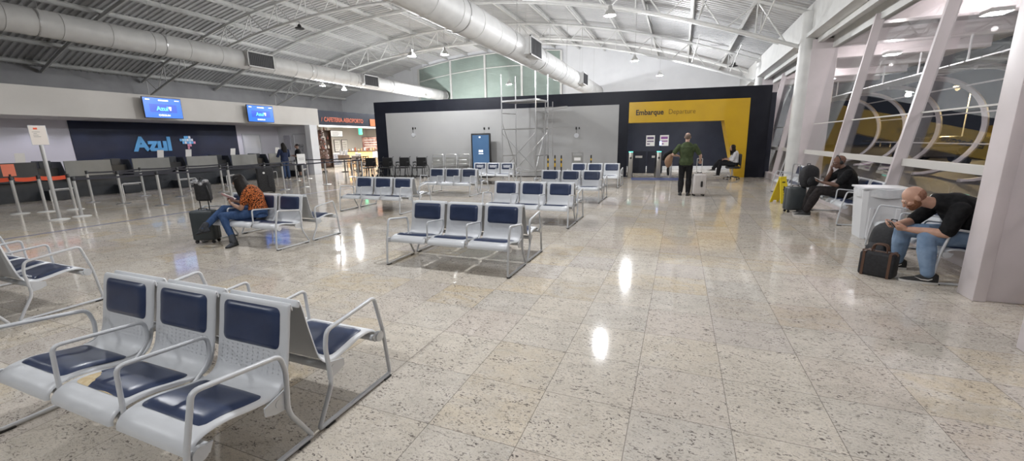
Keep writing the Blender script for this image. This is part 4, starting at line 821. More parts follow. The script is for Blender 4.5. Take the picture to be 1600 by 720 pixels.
def board(x, y, z0, z1, w_, label, m_, name='menu_board', rz=0, lines=True, pm=None):
    t = thing(name, label, 'board', (x, y, z0), rz); b = MB(); b.rbox(0, .03, 0, w_, 0, z1-z0, .006); b.build('board_frame', M['black'], t); b = MB(); b.box(.03, .036, .03, w_-.03, .03, z1-z0-.03); b.build('board_face', m_, t)
    if lines:
        b = MB()
        for k in range(4): z = (z1-z0)*(.2+.18*k); b.box(.036, .038, .1*w_, w_*(.6+.08*(k % 3)), z, z+.03)
        b.build('board_print', pm or M['screen_grey'], t)
litw = mat('lit_white_board', (.8, .8, .8), .4, emit=(1, 1, 1), es=.5)
board(-23.98, 24.1, 2.15, 2.62, 1.2, 'white lit menu board high on the cafe back wall', litw); board(-23.98, 24.35, 1.05, 1.95, .62, 'white poster on the cafe back wall, left of two', M['paper']); board(-23.98, 25.1, 1.05, 1.95, .62, 'white poster on the cafe back wall, right of two', M['paper'])
board(-21.9, 25.0, 1.15, 2.12, 1.6, 'brown menu board with photos hanging behind the cafe counter', noisy('brown_menu', (.16, .06, .05), (.35, .22, .18), 5, .5), rz=R(-60), pm=M['paper'])
t = bpy.data.objects['menu_board'] ; 
t = thing('hanging_green_sign', 'small glowing green sign hanging above the cafe counter', 'sign', (-21.0, 23.9, 2.25)); b = MB(); b.box(-.06, .06, -.12, .12, 0, .42); b.build('green_face', mat('green_sign', (.05, .5, .25), .4, emit=(.05, .9, .4), es=1.2), t); b = MB(); b.cyl((0, 0, .42), (0, 0, 1.05), .008, n=5); b.build('sign_cord', M['black'], t)
def shelf(x, y, w_, h, n, label, rz=0, m_=None):
    t = thing('display_shelf', label, 'shelf', (x, y, 0), rz); m_ = m_ or dwood
    b = MB(); b.box(0, .03, 0, .4, 0, h); b.build('side_panel', m_, t); b = MB(); b.box(w_-.03, w_, 0, .4, 0, h); b.build('side_panel', m_, t); b = MB(); b.box(.03, w_-.03, .37, .4, 0, h); b.build('back_panel', m_, t)
    for k in range(n): z = .08+(h-.1)*k/(n-1); b = MB(); b.box(.03, w_-.03, 0, .37, z-.02, z); b.build('shelf_board', m_, t)
shelf(-23.5, 22.3, 1.0, 2.6, 5, 'dark wooden shelf unit at the back left of the cafe', R(60)); shelf(-20.1, 25.7, 1.3, 2.5, 5, 'wall shelf unit at the right of the cafe beside the black partition edge', R(20), M['steel_grey'])
for k in range(12):
    b = MB(); b.lathe([(0, 0), (.05, 0), (.055, .1), (.02, .2), (.02, .25), (0, .25)], 10); o = b.build('shelf_bottle', mat('bottle_tone', [(.5, .45, .4), (.3, .1, .08), (.6, .6, .62)][k % 3], .3)); sx = bpy.data.objects['display_shelf'].matrix_basis @ Vector((.2+.2*(k % 4), .15, .08+2.5*(2+k//4)/4)); o.location = sx; tag(o, None, 'bottle', 'bottles on the dark cafe shelf'); o['label'] = 'bottle on the dark cafe shelf, %s from the left on its %s occupied board' % (('first', 'second', 'third', 'last')[k % 4], ('lowest', 'middle', 'top')[k//4])
fx = thing('fridge', 'white glass-front drinks fridge behind the cafe tables', 'fridge', (-23.2, 23.3, 0), R(60)); b = MB(); b.rbox(0, .65, 0, .6, 0, 1.0, .02); b.build('fridge_body', M['white_plastic'], fx); b = MB(); b.box(.05, .6, -.01, 0, .15, .92); b.build('fridge_door', noisy('fridge_contents', (.6, .6, .65), (.2, .25, .35), 12, .2), fx)
xm = thing('christmas_tree', 'dark red decorated narrow tree standing at the left entrance of the cafe', 'tree', (-19.15, 18.55, 0)); b = MB(); b.cyl((0, 0, 0), (0, 0, .5), .03); b.lathe([(0, 0), (.16, 0), (.13, .12), (0, .12)], 14); b.build('tree_stand', M['black'], xm); b = MB()
for k in range(520):
    z = random.uniform(.45, 2.45); r_ = .06+.30*(2.5-z)/2.05*random.uniform(.5, 1); a = random.uniform(0, 2*PI); c = Vector((math.cos(a)*r_, math.sin(a)*r_, z)); d = Vector((math.cos(a), math.sin(a), random.uniform(-.6, .3)))*.09; f = Vector((-math.sin(a), math.cos(a), .2))*.035; b.add([c-d*.3, c+f, c+d, c-f], [(0, 1, 2, 3)])
b.build('foliage', noisy('dark_red_branches', (.05, .012, .012), (.14, .04, .03), 5, .6), xm)
for k in range(14): a = k*2.4; z = .6+k*.13; r_ = .34*(2.55-z)/2.0; b = MB(); b.ell((math.cos(a)*r_, math.sin(a)*r_, z), .035, .035, .035, nu=8, nv=6); b.build('tree_bauble', [red, M['white_plastic']][k % 2], xm, 60)
def table(x, y, h, r_, label, cloth=None):
    t = thing('cafe_table', label, 'table', (x, y, 0)); b = MB(); b.lathe([(0, h-.03), (r_, h-.03), (r_, h), (0, h)], 24); b.build('tabletop', dwood, t, 40); b = MB(); b.lathe([(0, 0), (.22, 0), (.2, .03), (.035, .05), (.03, h-.03)], 18); b.build('pedestal', M['black'], t, 40)
    if cloth: b = MB(); b.lathe([(r_+.01, h-.28), (r_+.005, h+.004), (0, h+.006)], 24); b.build('table_cover', cloth, t, 40)
table(-18.35, 19.3, .98, .32, 'high round table with a beige skirt at the cafe entrance', mat('beige_skirt', (.35, .25, .18), .8)); table(-18.6, 20.6, .76, .42, 'dark round table among the cafe chairs'); table(-17.6, 19.6, .74, .4, 'dark round table nearest the queue posts')
for k in range(7):
    a = k*.9; b = MB(); b.lathe([(0, 0), (.05, 0), (.03, .08), (.045, .16), (.03, .24), (0, .28)], 10); o = b.build('white_figurine', M['white_plastic'], None, 50); o.location = (-18.35+.2*math.cos(a), 19.3+.2*math.sin(a), .986); o.scale = (1, 1, .8+.5*(k % 3)/2); tag(o, None, 'figurine', 'white figurines on the high cafe table'); o['label'] = 'white figurine in the cluster on the high skirted cafe table'
for (x, y) in ((-18.6, 20.6),):
    for k in range(2):
        b = MB(); b.rbox(-.16, .16, -.1, .1, 0, .16+.1*k, .02); o = b.build('napkin_tray' if k == 0 else 'cake_dome', M['chrome']); o.location = (x-.18+.34*k, y, .76); tag(o, ['low shiny tray on the dark cafe table', 'taller shiny display box on the dark cafe table'][k], 'tray')
def cafe_chair(label):
    t = thing('cafe_chair', label, 'chair', (0, 0, 0))
    for sx in (-1, 1):
        for sy in (-1, 1): b = MB(); b.box(sx*.19-.018, sx*.19+.018, sy*.19-.018, sy*.19+.018, 0, .44 if sy < 0 else .88); b.build('leg', dwood, t)
    b = MB(); b.rbox(-.22, .22, -.22, .22, .42, .46, .01); b.build('seat', dwood, t)
    for z in (.6, .72, .84): b = MB(); b.box(-.19, .19, .18, .2, z-.025, z+.025); b.build('back_slat', dwood, t)
    return t
cc = cafe_chair('dark wooden cafe chair nearest the queue posts, left'); cc.location = (-18.15, 19.95, 0); cc.rotation_euler = (0, 0, .4); cc['group'] = 'dark wooden cafe chairs'
for x, y, r_, lb in [(-16.9, 19.2, 2.0, 'dark wooden cafe chair right of the nearest round table'), (-17.85, 20.75, 1.4, 'dark wooden cafe chair between the two round tables'), (-19.35, 20.95, -1.3, 'dark wooden cafe chair at the far side of the second table'), (-17.6, 20.25, 3.1, 'dark wooden cafe chair behind the nearest round table')]: dup(cc, (x, y, 0), r_, lb)
# ------------------------------------------------------------------ bin, wet floor sign
wb = thing('waste_bin', 'white plastic waste bin lined with a white bag beside the facade', 'bin', (3.05, 8.1, 0)) ; wb.location = (2.98, 8.12, 0)
b = MB(); rr = []
for z, k in ((.0, .82), (.04, .84), (.70, 1.0), (.76, 1.02)): rr.append([(x*k*.29, y*k*.24, z) for x, y in ((-1, -.8), (-.8, -1), (.8, -1), (1, -.8), (1, .8), (.8, 1), (-.8, 1), (-1, .8))])
b.rings(rr); b.build('bin_body', M['white_plastic'], wb, 30)
b = MB(); rr = []
for z, k in ((.66, 1.06), (.70, 1.09), (.79, 1.08), (.80, 1.0), (.74, .96)): rr.append([(.29*k*math.cos(a)*(1.12 if abs(math.cos(a)) < .9 else 1.04)*(1+.02*math.sin(9*a)), .24*k*math.sin(a)*1.15*(1+.02*math.cos(11*a)), z+.01*math.sin(5*a)) for a in [2*PI*i/40 for i in range(40)]])
b.rings(rr, cap=False); b.build('bin_bag', noisy('white_bag', (.6, .62, .64), (.72, .73, .75), 12, .35, bump=.5), wb, 60)
b = MB(); b.rbox(-.31, .31, -.26, .26, .78, .81, .012); b.build('bin_lid', M['white_plastic'], wb)
for s in (-1, 1): b = MB(); b.rbox(s*.16-.03, s*.16+.03, -.245, -.20, .02, .5, .01); b.build('bin_rib', M['white_plastic'], wb)
wf = thing('wet_floor_sign', 'yellow folding wet floor sign standing by the column', 'sign', (2.40, 11.9, 0), R(40)); ym = mat('yellow_plastic', (.78, .62, .02), .4)
for s in (-1, 1):
    b = MB(); rr = []
    P4 = [(-.155, 0), (-.07, 0), (-.06, .05), (.06, .05), (.07, 0), (.155, 0), (.10, .62), (-.10, .62)]
    b.prism(P4, -.008, .008, 'y', Matrix.Rotation(s*R(13), 4, 'X')); b.v = [(x, y+s*.15, z) for x, y, z in b.v]; leaf = b.build('sign_leaf', ym, wf)
    b = MB(); MM = Matrix.Translation((0, s*.15, 0)) @ Matrix.Rotation(s*R(13), 4, 'X'); yy = s*.0085
    for q in ([-.05, .05, .50, .53], [-.06, .06, .20, .215], [-.045, .045, .165, .18], [-.05, .05, .13, .142]): b.box(q[0], q[1], yy-.001, yy+.001, q[2], q[3], MM)
    b.prism([(-.05, .25), (0, .27), (.045, .25), (.03, .30), (.055, .33), (.01, .34), (.03, .40), (-.01, .43), (-.02, .36), (-.05, .33), (-.025, .30)], yy-.001, yy+.001, 'y', MM); b.build('sign_print', M['black'], leaf)
b = MB(); b.rbox(-.10, .10, -.03, .03, .60, .64, .01); b.build('sign_hinge', ym, wf)
# ------------------------------------------------------------------ bags and suitcases
blackfab = noisy('black_nylon', (.012, .012, .014), (.022, .022, .025), 30, .7, bump=.2); char = noisy('charcoal_shell', (.035, .045, .05), (.05, .06, .065), 4, .4)
def suitcase(label, loc, rz, W, D, Hh, m_, handle=.45, hm=None, ribs=0, name='suitcase', extra=None):
    t = thing(name, label, 'suitcase', loc, rz); hm = hm or M['black']
    b = MB(); b.rbox(-W/2, W/2, -D/2, D/2, .05, Hh, .045, 4); b.build('suitcase_body', m_, t, 50)
    if ribs:
        b = MB()
        for k in range(ribs): x = -W/2+.05+(W-.1)*k/(ribs-1); b.rbox(x-.008, x+.008, -D/2-.006, D/2+.006, .09, Hh-.05, .004)
        b.build('shell_ribs', m_, t)
    b = MB(); b.box(-W/2-.002, W/2+.002, -.006, .006, .08, Hh-.03); b.build('zip_seam', M['rubber'], t)
    for sx in (-1, 1):
        for sy in (-1, 1):
            b = MB(); b.lathe([(0, -.014), (.026, -.014), (.028, 0), (.026, .014), (0, .014)], 12, M=Matrix.Translation((sx*(W/2-.05), sy*(D/2-.04), .028)) @ Matrix.Rotation(PI/2, 4, 'X')); b.build('caster', M['rubber'], t, 40)
    if handle:
        b = MB(); b.tube(fillet([(-.07, D/2-.05, Hh-.02), (-.07, D/2-.05, Hh+handle), (.07, D/2-.05, Hh+handle), (.07, D/2-.05, Hh-.02)], .02), .009, 8); b.build('pull_handle', hm, t, 40)
    b = MB(); b.tube(fillet([(-.07, 0, Hh), (-.06, 0, Hh+.03), (.06, 0, Hh+.03), (.07, 0, Hh)], .02), .008, 8); b.build('carry_grip', M['black'], t, 40)
    return t
suitcase('small dark cabin suitcase beside the seated woman, a folded bag hung on its handle', (-7.40, 4.46, 0), R(25), .37, .22, .56, char, .48)
t = thing('folded_bag', 'black folded bag with a grey scarf hung on the suitcase handle beside the woman', 'bag', (-7.45, 4.54, .68), R(25)); b = MB(); b.rbox(-.12, .12, -.05, .07, .02, .34, .04, 4); b.build('bag_body', blackfab, t, 50); b = MB(); b.tube([(.10, -.05, .28), (.14, -.06, .12), (.13, -.05, .0)], .012, 6); b.tube([(-.1, .06, .3), (0, .0, .42), (.1, .06, .3)], .01, 6); b.build('bag_strap', M['black'], t, 40)
b = MB(); 
for k in range(7): b.ell((-.13+.035*k, -.02+.02*(k % 2), .33+.025*math.sin(k*1.3)), .045, .05, .035, nu=10, nv=7)
b.build('grey_scarf', noisy('mottled_grey_scarf', (.08, .08, .09), (.55, .55, .56), 22, .8), t, 60)
suitcase('black upright suitcase standing in the queue with a round white sticker', (-13.15, 10.1, 0), R(60), .5, .30, .86, blackfab, .0)
t = bpy.data.objects['suitcase.001']; b = MB(); b.cyl((-.05, -.153, .70), (-.05, -.157, .70), .035, n=16); b.build('round_sticker', M['paper'], t); b = MB(); b.box(-.1, -.02, -.157, -.153, .50, .53); b.box(-.1, .0, -.157, -.153, .42, .44); b.rbox(.05, .2, -.17, -.15, .2, .62, .01); b.build('front_pocket', blackfab, t)
suitcase('light grey ribbed suitcase held by the man in the green shirt', (.57, 12.76, 0), R(12), .34, .24, .62, noisy('light_grey_shell', (.60, .57, .55), (.54, .51, .50), 3, .35), .42, M['white_metal'], 7)
t = bpy.data.objects['suitcase.002']; b = MB(); b.rbox(.02, .07, -.15, -.125, .26, .42, .008); b.build('luggage_lock', M['black'], t)
suitcase('grey cabin suitcase beside the man with headphones', (2.36, 10.42, 0), R(15), .36, .22, .55, noisy('grey_shell', (.06, .07, .075), (.08, .09, .095), 4, .45), .47, M['chrome'])
def backpack(label, loc, rz, W, D, Hh, mt, tilt=0):
    t = thing('backpack', label, 'backpack', loc, rz); b = MB(); rr = []
    for i in range(15):
        z = i/14; k = (math.sin(PI*min(1, max(.02, .10+.8*z)))**.35); kx = k*(1 if z < .8 else math.sqrt(max(.02, 1-((z-.8)/.21)**2))); rr.append([(W/2*kx*math.copysign(abs(math.cos(a))**.6, math.cos(a)), D/2*kx*math.copysign(abs(math.sin(a))**.6, math.sin(a))+tilt*z, z*Hh) for a in [2*PI*j/20 for j in range(20)]])
    b.rings(rr); b.build('backpack_body', mt, t, 60)
    b = MB(); rr = []
    for i in range(9):
        z = i/8; k = math.sin(PI*(.12+.76*z))**.5; rr.append([(W*.36*k*math.cos(a), -D/2-.02+D*.22*k*math.sin(a)+tilt*z*.5, Hh*(.08+.42*z)) for a in [2*PI*j/16 for j in range(16)]])
    b.rings(rr); b.build('front_pocket', mt, t, 60)
    for s in (-1, 1): b = MB(); b.tube([(s*W*.22, D*.42+tilt*.9, Hh*.88), (s*W*.27, D*.62+tilt*.6, Hh*.6), (s*W*.3, D*.5, Hh*.2)], .016, 6, flat=.5); b.build('shoulder_strap', mt, t, 40)
    b = MB(); b.tube([(-.04, D*.2+tilt, Hh*.96), (-.03, D*.22+tilt, Hh*1.05), (.03, D*.22+tilt, Hh*1.05), (.04, D*.2+tilt, Hh*.96)], .008, 6); b.build('top_loop', mt, t, 40)
    return t
backpack('black backpack resting on the grey suitcase, before the column', (2.56, 10.36, .55), R(25), .36, .22, .46, blackfab)
backpack('large black backpack on the floor between the bin and the bald man', (2.50, 6.50, 0), R(-60), .34, .22, .52, blackfab, .05)
hb = thing('travel_bag', 'black boxy travel bag with brown handles at the bald man\'s feet', 'bag', (2.23, 5.84, 0), R(-35)); brown = mat('brown_leather', (.10, .05, .03), .5)
b = MB(); b.rbox(-.16, .16, -.10, .10, 0, .28, .03, 3); b.build('bag_body', blackfab, hb, 50)
b = MB(); b.rbox(-.162, .162, -.02, .02, .255, .288, .006); b.box(.105, .13, -.103, .103, .0, .285); b.box(-.13, -.105, -.103, .103, .0, .285); b.build('leather_trim', brown, hb)
for s in (-1, 1): b = MB(); b.tube(fillet([(-.07, s*.03, .28), (-.06, s*.03, .37), (.06, s*.03, .37), (.07, s*.03, .28)], .04), .009, 8); b.build('bag_handle', brown, hb, 40)
for x in (-.07, .07): b = MB(); b.rbox(x-.012, x+.012, -.035, .035, .285, .295, .003); b.build('buckle', M['chrome'], hb)
# ------------------------------------------------------------------ people
V = Vector
wr_tex = bpy.data.textures.new('cloth_folds', 'CLOUDS'); wr_tex.noise_scale = .09; wr_tex.noise_depth = 2
def meld(mb, name, mats, parent, voxel=.009, smooth=5, folds=0):
    me = bpy.data.meshes.new('raw'); me.from_pydata(mb.v, [], mb.f)
    bm = bmesh.new(); bm.from_mesh(me); bmesh.ops.recalc_face_normals(bm, faces=bm.faces); bm.to_mesh(me); bm.free()
    o = bpy.data.objects.new('raw', me); C.objects.link(o)
    md = o.modifiers.new('r', 'REMESH'); md.mode = 'VOXEL'; md.voxel_size = voxel
    sm = o.modifiers.new('s', 'SMOOTH'); sm.factor = .5; sm.iterations = smooth
    if folds: dm = o.modifiers.new('d', 'DISPLACE'); dm.texture = wr_tex; dm.strength = folds; dm.mid_level = .5
    bpy.context.view_layer.update()
    me2 = bpy.data.meshes.new_from_object(o.evaluated_get(bpy.context.evaluated_depsgraph_get()))
    bpy.data.objects.remove(o); me2.name = name; me2.materials.clear(); me2.materials.append(mats)
    me2.polygons.foreach_set('use_smooth', [True]*len(me2.polygons))
    r_ = bpy.data.objects.new(name, me2); C.objects.link(r_)
    if parent: r_.parent = parent
    return r_
def torso(mb, sp, side, add=0, n=24, belly=0):
    # sp: list of (point, half width, half depth)
    rr = []
    P = [V(p) for p, a, b in sp]
    for i, (p, a, d) in enumerate(sp):
        t = (P[min(i+1, len(P)-1)]-P[max(i-1, 0)]).normalized(); s = (V(side)-t*V(side).dot(t)).normalized(); f = s.cross(t)*-1
        ring = []
        for k in range(n):
            an = 2*PI*k/n; c, q = math.cos(an), math.sin(an)
            ring.append(P[i]+s*(math.copysign(abs(c)**.85, c)*(a+add))+f*(q*(d+add)+(belly*max(0, q) if 0 < i < len(P)-1 else 0)))
        rr.append(ring)
    mb.rings(rr)
def headmesh(mb, c, fwd, upv, s=1.0, beard=False):
    f = V(fwd).normalized(); u = (V(upv)-f*V(upv).dot(f)).normalized(); r_ = f.cross(u)
    Mh = Matrix((r_, f, u)).transposed(); c = V(c)
    def E(p, rx, ry, rz): mb.ell(c+Mh @ (V(p)*s), rx*s, ry*s, rz*s, Mh, 18, 12)
    E((0, -.015, .028), .074, .092, .088); E((0, .02, -.035), .058, .068, .072); E((0, .055, -.078), .03, .028, .022)
    E((0, .075, .022), .05, .02, .014)
    mb.cap(c+Mh @ (V((0, .088, .012))*s), c+Mh @ (V((0, .104, -.022))*s), .009*s, .014*s, 8)
    E((0, .086, -.052), .022, .014, .010)
    for q in (-1, 1):
        E((q*.076, -.005, -.002), .010, .020, .030); E((q*.036, .066, -.012), .022, .018, .018)
    return Mh
def face_parts(t, c, Mh, s, brow=(.03, .02, .015), lips=(.45, .2, .17), skin=None):
    c = V(c)
    b = MB()
    for q in (-1, 1): b.ell(c+Mh @ (V((q*.029, .083, .010))*s), .0105*s, .006*s, .0045*s, Mh, 10, 6)
    b.build('eyes', mat('eye_white', (.6, .58, .55), .2) if 'eye_white' not in bpy.data.materials else bpy.data.materials['eye_white'], t, 60)
    b = MB()
    for q in (-1, 1): b.ell(c+Mh @ (V((q*.029, .0895, .009))*s), .0042*s, .0022*s, .0042*s, Mh, 8, 6); b.cap(c+Mh @ (V((q*.014, .088, .027))*s), c+Mh @ (V((q*.042, .074, .028))*s), .0045*s, .0035*s, 6)
    b.build('eyebrows', mat('brow_hair', brow, .7), t, 60)
    b = MB(); b.cap(c+Mh @ (V((-.02, .094, -.052))*s), c+Mh @ (V((.02, .094, -.052))*s), .0055*s, .0055*s, 6); b.build('lips', mat('lip_skin', lips, .5), t, 60)
def hand(mb, w_, d, pn, side, curl=.9, s=1.0, thumb_in=.6):
    # w_: wrist, d: direction of the hand, pn: palm normal (fingers curl towards it), side: towards the thumb
    w_ = V(w_); d = V(d).normalized(); pn = (V(pn)-d*V(pn).dot(d)).normalized(); sd = d.cross(pn).normalized()
    if sd.dot(V(side)) < 0: sd = -sd
    offs = [.030, .010, -.010, -.028]; lens = [.072, .080, .075, .058]; kl = [.088, .092, .088, .080]
    mb.cap(w_-d*.01, w_+d*.03, .026*s, .024*s, 10)
    for o_, ln, k in zip(offs, lens, kl):
        kn = w_+(d*k+sd*o_)*s; mb.cap(w_+(d*.025+sd*o_*.6)*s, kn, .0135*s, .0115*s, 8)
        p = kn; a = curl*.45
        for j, fr in enumerate((.45, .32, .23)):
            dd = d*math.cos(a)+pn*math.sin(a); q = p+dd*ln*fr*s; mb.cap(p, q, (.0092-.0010*j)*s, (.0084-.0010*j)*s, 8); p = q; a += curl*(.75 if j == 0 else .55)
    b0 = w_+(d*.030+sd*.024)*s; b1 = b0+(d*.030+sd*.026+pn*.012*thumb_in)*s; b2 = b1+(d*.028+sd*.004+pn*.018*thumb_in)*s; b3 = b2+(d*.022-sd*.004+pn*.012*thumb_in)*s
    mb.cap(b0, b1, .014*s, .0105*s, 8); mb.cap(b1, b2, .0105*s, .0095*s, 8); mb.cap(b2, b3, .0095*s, .0075*s, 8)
def shoe(t, ankle, heel_dir, mtl, sole, name='shoe', L=.28, z0=0.0, s=1.0, pitch=0, parts=None):
    # heel_dir: unit vector to the toe; built flat then pitched about the ankle
    a = V(ankle); f = V((heel_dir[0], heel_dir[1], 0)).normalized(); sd = V((0, 0, 1)).cross(f); M_ = Matrix((f, sd, V((0, 0, 1)))).transposed().to_4x4()
    base = V((a.x, a.y, z0)); T = Matrix.Translation(a) @ Matrix.Rotation(pitch, 4, sd) @ Matrix.Translation(-a) @ Matrix.Translation(base) @ M_
    st = [(-.082, .028, .03, .10), (-.06, .038, .03, .115), (-.01, .044, .03, .118), (.03, .046, .03, .105), (.06, .044, .03, .085), (.10, .045, .03, .062), (.15, .046, .03, .048), (.18, .038, .03, .04), (.205, .018, .03, .03)]
    rr = []
    for x, hw, z_, zt in st: rr.append([T @ V((x*s, hw*math.cos(q)*s*(1 if math.sin(q) < 0 else .85), (.022+(zt-.022)*max(0, math.sin(q))**.8 if math.sin(q) > 0 else .022)*s)) for q in [2*PI*k/16 for k in range(16)]])
    b = MB(); b.rings(rr); o = b.build(name, mtl, t, 60)
    rr = []
    for x, hw, z_, zt in st: rr.append([T @ V((x*1.02*s, y*hw*1.05*s, z*s)) for y, z in ((-1, .002), (1, .002), (1.04, .024), (-1.04, .024))])
    b = MB(); b.rings(rr); b.build('sole', sole, o, 40)
    if parts: parts(o, T, s)
    return o
LEGR = [.088, .058, .055, .040]; ARMR = [.050, .040, .038, .027]
def limbs_leg(mb, hip, kn, an, g=1, add=0, frac=1.0, ra=1.0):
    hip, kn, an = V(hip), V(kn), V(an)
    mb.cap(hip, hip.lerp(kn, .5), .088*g+add, .072*g+add, 14); mb.cap(hip.lerp(kn, .5), kn, .072*g+add, .056*g+add, 14)
    if frac > 0:
        c = kn.lerp(an, .35); back = V((0, 0, 0)); mb.cap(kn, c, .055*g+add, .054*g*ra+add, 12); mb.cap(c, kn.lerp(an, frac), .054*g*ra+add, (.054*g*(1-frac)+.036*frac)*ra+add, 12)
def limbs_arm(mb, sh, el, wr, g=1, add=0, fu=1.0, fl_=1.0):
    sh, el, wr = V(sh), V(el), V(wr)
    mb.cap(sh, sh.lerp(el, .45*fu/1), .052*g+add, .047*g+add, 12); mb.cap(sh.lerp(el, .45*fu), sh.lerp(el, fu), .047*g+add, (.040*g)+add, 12)
    if fl_ > 0: mb.cap(el, el.lerp(wr, .35*fl_), .040*g+add, .040*g+add, 12); mb.cap(el.lerp(wr, .35*fl_), el.lerp(wr, fl_), .040*g+add, .026*g+add, 12)
def skinm(name, c): 
    m_ = noisy(name, c, tuple(x*.86 for x in c), 14, .5); m_.node_tree.nodes['Principled BSDF'].inputs['Subsurface Weight'].default_value = .06; return m_
black_cotton = noisy('black_cotton', (.008, .008, .009), (.015, .015, .016), 25, .85); black_trs = noisy('black_trousers', (.012, .012, .014), (.02, .02, .022), 25, .8)
denim = noisy('blue_denim', (.035, .07, .16), (.055, .10, .21), 30, .8, stretch=(1, 1, .3)); ldenim = noisy('light_blue_denim', (.16, .24, .36), (.24, .33, .46), 9, .8)
sole_w = mat('white_sole', (.65, .63, .6), .6); shoe_b = noisy('black_shoe', (.012, .012, .013), (.03, .03, .03), 30, .6)
def figure(name, label, o_, J, g, skin, voxel, head_s=1.0):
    t = thing(name, label, 'person', o_); off = V(o_); j = {}
    for k, v in J.items():
        j[k] = v if k in ('fwd', 'up', 'side') or k.startswith('_') else (V(v)-off if not isinstance(v, list) else [((V(p)-off), a, b) for p, a, b in v])
    return t, j
# --- the bald man on the facade bench
O = (3.0, 5.9, 0)
t, j = figure('person', 'bald bearded man in black t-shirt and light jeans, bent over a phone', O, dict(
    sp=[((3.03, 5.92, .47), .17, .13), ((3.04, 5.92, .56), .185, .15), ((2.99, 5.92, .68), .18, .15), ((2.90, 5.92, .79), .19, .14), ((2.79, 5.92, .85), .185, .115), ((2.71, 5.92, .865), .12, .08), ((2.64, 5.92, .87), .06, .05)],
    shL=(2.78, 5.71, .81), elL=(2.68, 5.66, .56), wrL=(2.43, 5.80, .565), shR=(2.76, 6.13, .81), elR=(2.60, 6.17, .60), wrR=(2.40, 6.02, .575),
    hipL=(3.0, 5.82, .49), knL=(2.56, 5.73, .50), anL=(2.60, 5.66, .10), hipR=(3.0, 6.03, .49), knR=(2.52, 6.15, .50), anR=(2.55, 6.22, .10), head=(2.47, 5.92, .90), nk=(2.70, 5.92, .855), fwd=None), 1.12, None, .008)
sk = skinm('fair_skin', (.56, .33, .24))
fwd, upv = V((-.72, .0, -.62)), V((-.55, 0, .75))
b = MB(); torso(b, [(p, a-.01, d-.01) for p, a, d in j['sp']], (0, 1, 0), 0)
limbs_leg(b, j['hipL'], j['knL'], j['anL'], 1.05); limbs_leg(b, j['hipR'], j['knR'], j['anR'], 1.05)
limbs_arm(b, j['shL'], j['elL'], j['wrL'], 1.2); limbs_arm(b, j['shR'], j['elR'], j['wrR'], 1.2)
b.cap(j['nk']+V((.02, 0, -.02)), j['head']+V((.04, 0, -.02)), .066, .062, 14)
Mh = headmesh(b, j['head'], fwd, upv, 1.10)
hand(b, j['wrL'], (-.85, .35, .05), (-.1, .5, .4), (0, .3, .9), 1.5, 1.08); hand(b, j['wrR'], (-.85, -.35, .0), (-.1, -.5, .4), (0, -.3, .9), 1.5, 1.08)
b.cap(j['anL']+V((0, 0, .03)), j['anL']+V((-.01, .0, -.03)), .036, .026); b.cap(j['anR']+V((0, 0, .03)), j['anR']+V((-.01, .0, -.03)), .036, .026)
meld(b, 'body', sk, t, .0065, 4); face_parts(t, j['head'], Mh, 1.10)
b = MB(); c = j['head']
def Hd(b, p, rx, ry, rz, s=1.1): b.ell(c+Mh @ (V(p)*s), rx*s, ry*s, rz*s, Mh, 16, 10)
Hd(b, (0, .030, -.050), .062, .066, .052); Hd(b, (0, .058, -.082), .034, .032, .026)
for q in (-1, 1): Hd(b, (q*.058, .012, -.035), .018, .024, .045)
meld(b, 'beard', noisy('reddish_beard', (.14, .06, .035), (.24, .12, .07), 60, .9), t, .006, 2, .004)
b = MB(); Hd(b, (0, -.030, .012), .0765, .082, .080); meld(b, 'cropped_hair', noisy('cropped_hair', (.25, .12, .08), (.36, .2, .14), 60, .8), t, .007, 2)
b = MB(); torso(b, j['sp'][:5], (0, 1, 0), .024, belly=.03); torso(b, j['sp'][3:6]+[(j['sp'][6][0], .075, .072)], (0, 1, 0), .016)
for s in ('L', 'R'): limbs_arm(b, j['sh'+s], j['el'+s], j['wr'+s], 1.2, .026, .86, 0)
meld(b, 't_shirt', black_cotton, t, .0085, 5, .012)
b = MB(); torso(b, [((V((3.03, 5.92, .44))-V(O)), .17, .13), ((V((3.04, 5.92, .56))-V(O)), .18, .145)], (0, 1, 0), .012)
for s in ('L', 'R'): limbs_leg(b, j['hip'+s], j['kn'+s], j['an'+s], 1.10, .016, .96, 1.15)
meld(b, 'jeans', ldenim, t, .0085, 4, .010)
def swoosh(o, T, s):
    for q in (-1, 1):
        b = MB(); pts = [(-.03, .066), (.0, .052), (.05, .052), (.105, .070)]; lo = [(-.03, .058), (.0, .040), (.055, .043), (.105, .070)]
        poly = pts+lo[::-1]; vv = [T @ V((x*s, q*(.0435-(x-.0)**2*.05)*s, z*s)) for x, z in poly]+[T @ V((x*s, q*(.0475-(x-.0)**2*.05)*s, z*s)) for x, z in poly]; n = len(poly)
        b.add(vv, [tuple(range(n)), tuple(range(2*n-1, n-1, -1))]+[(i, i+n, (i+1) % n+n, (i+1) % n) for i in range(n)]); b.build('shoe_mark', sole_w, o)
shoe(t, j['anL'], (-.97, .15), shoe_b, sole_w, s=1.08, parts=swoosh); shoe(t, j['anR'], (-.95, .1), shoe_b, sole_w, s=1.08, parts=swoosh)
ph = thing('phone', 'black phone held by the bald man in both hands', 'phone', (2.305, 5.915, .60)); b = MB(); b.rbox(-.004, .004, -.075, .075, -.036, .036, .003, M=Matrix.Rotation(R(-35), 4, 'Y')); b.build('phone_case', M['black'], ph); b = MB(); b.box(.004, .0046, -.068, .068, -.032, .032, Matrix.Rotation(R(-35), 4, 'Y')); b.build('phone_screen', mat('dim_screen', (.05, .06, .08), .2, emit=(.3, .35, .45), es=.3), ph)
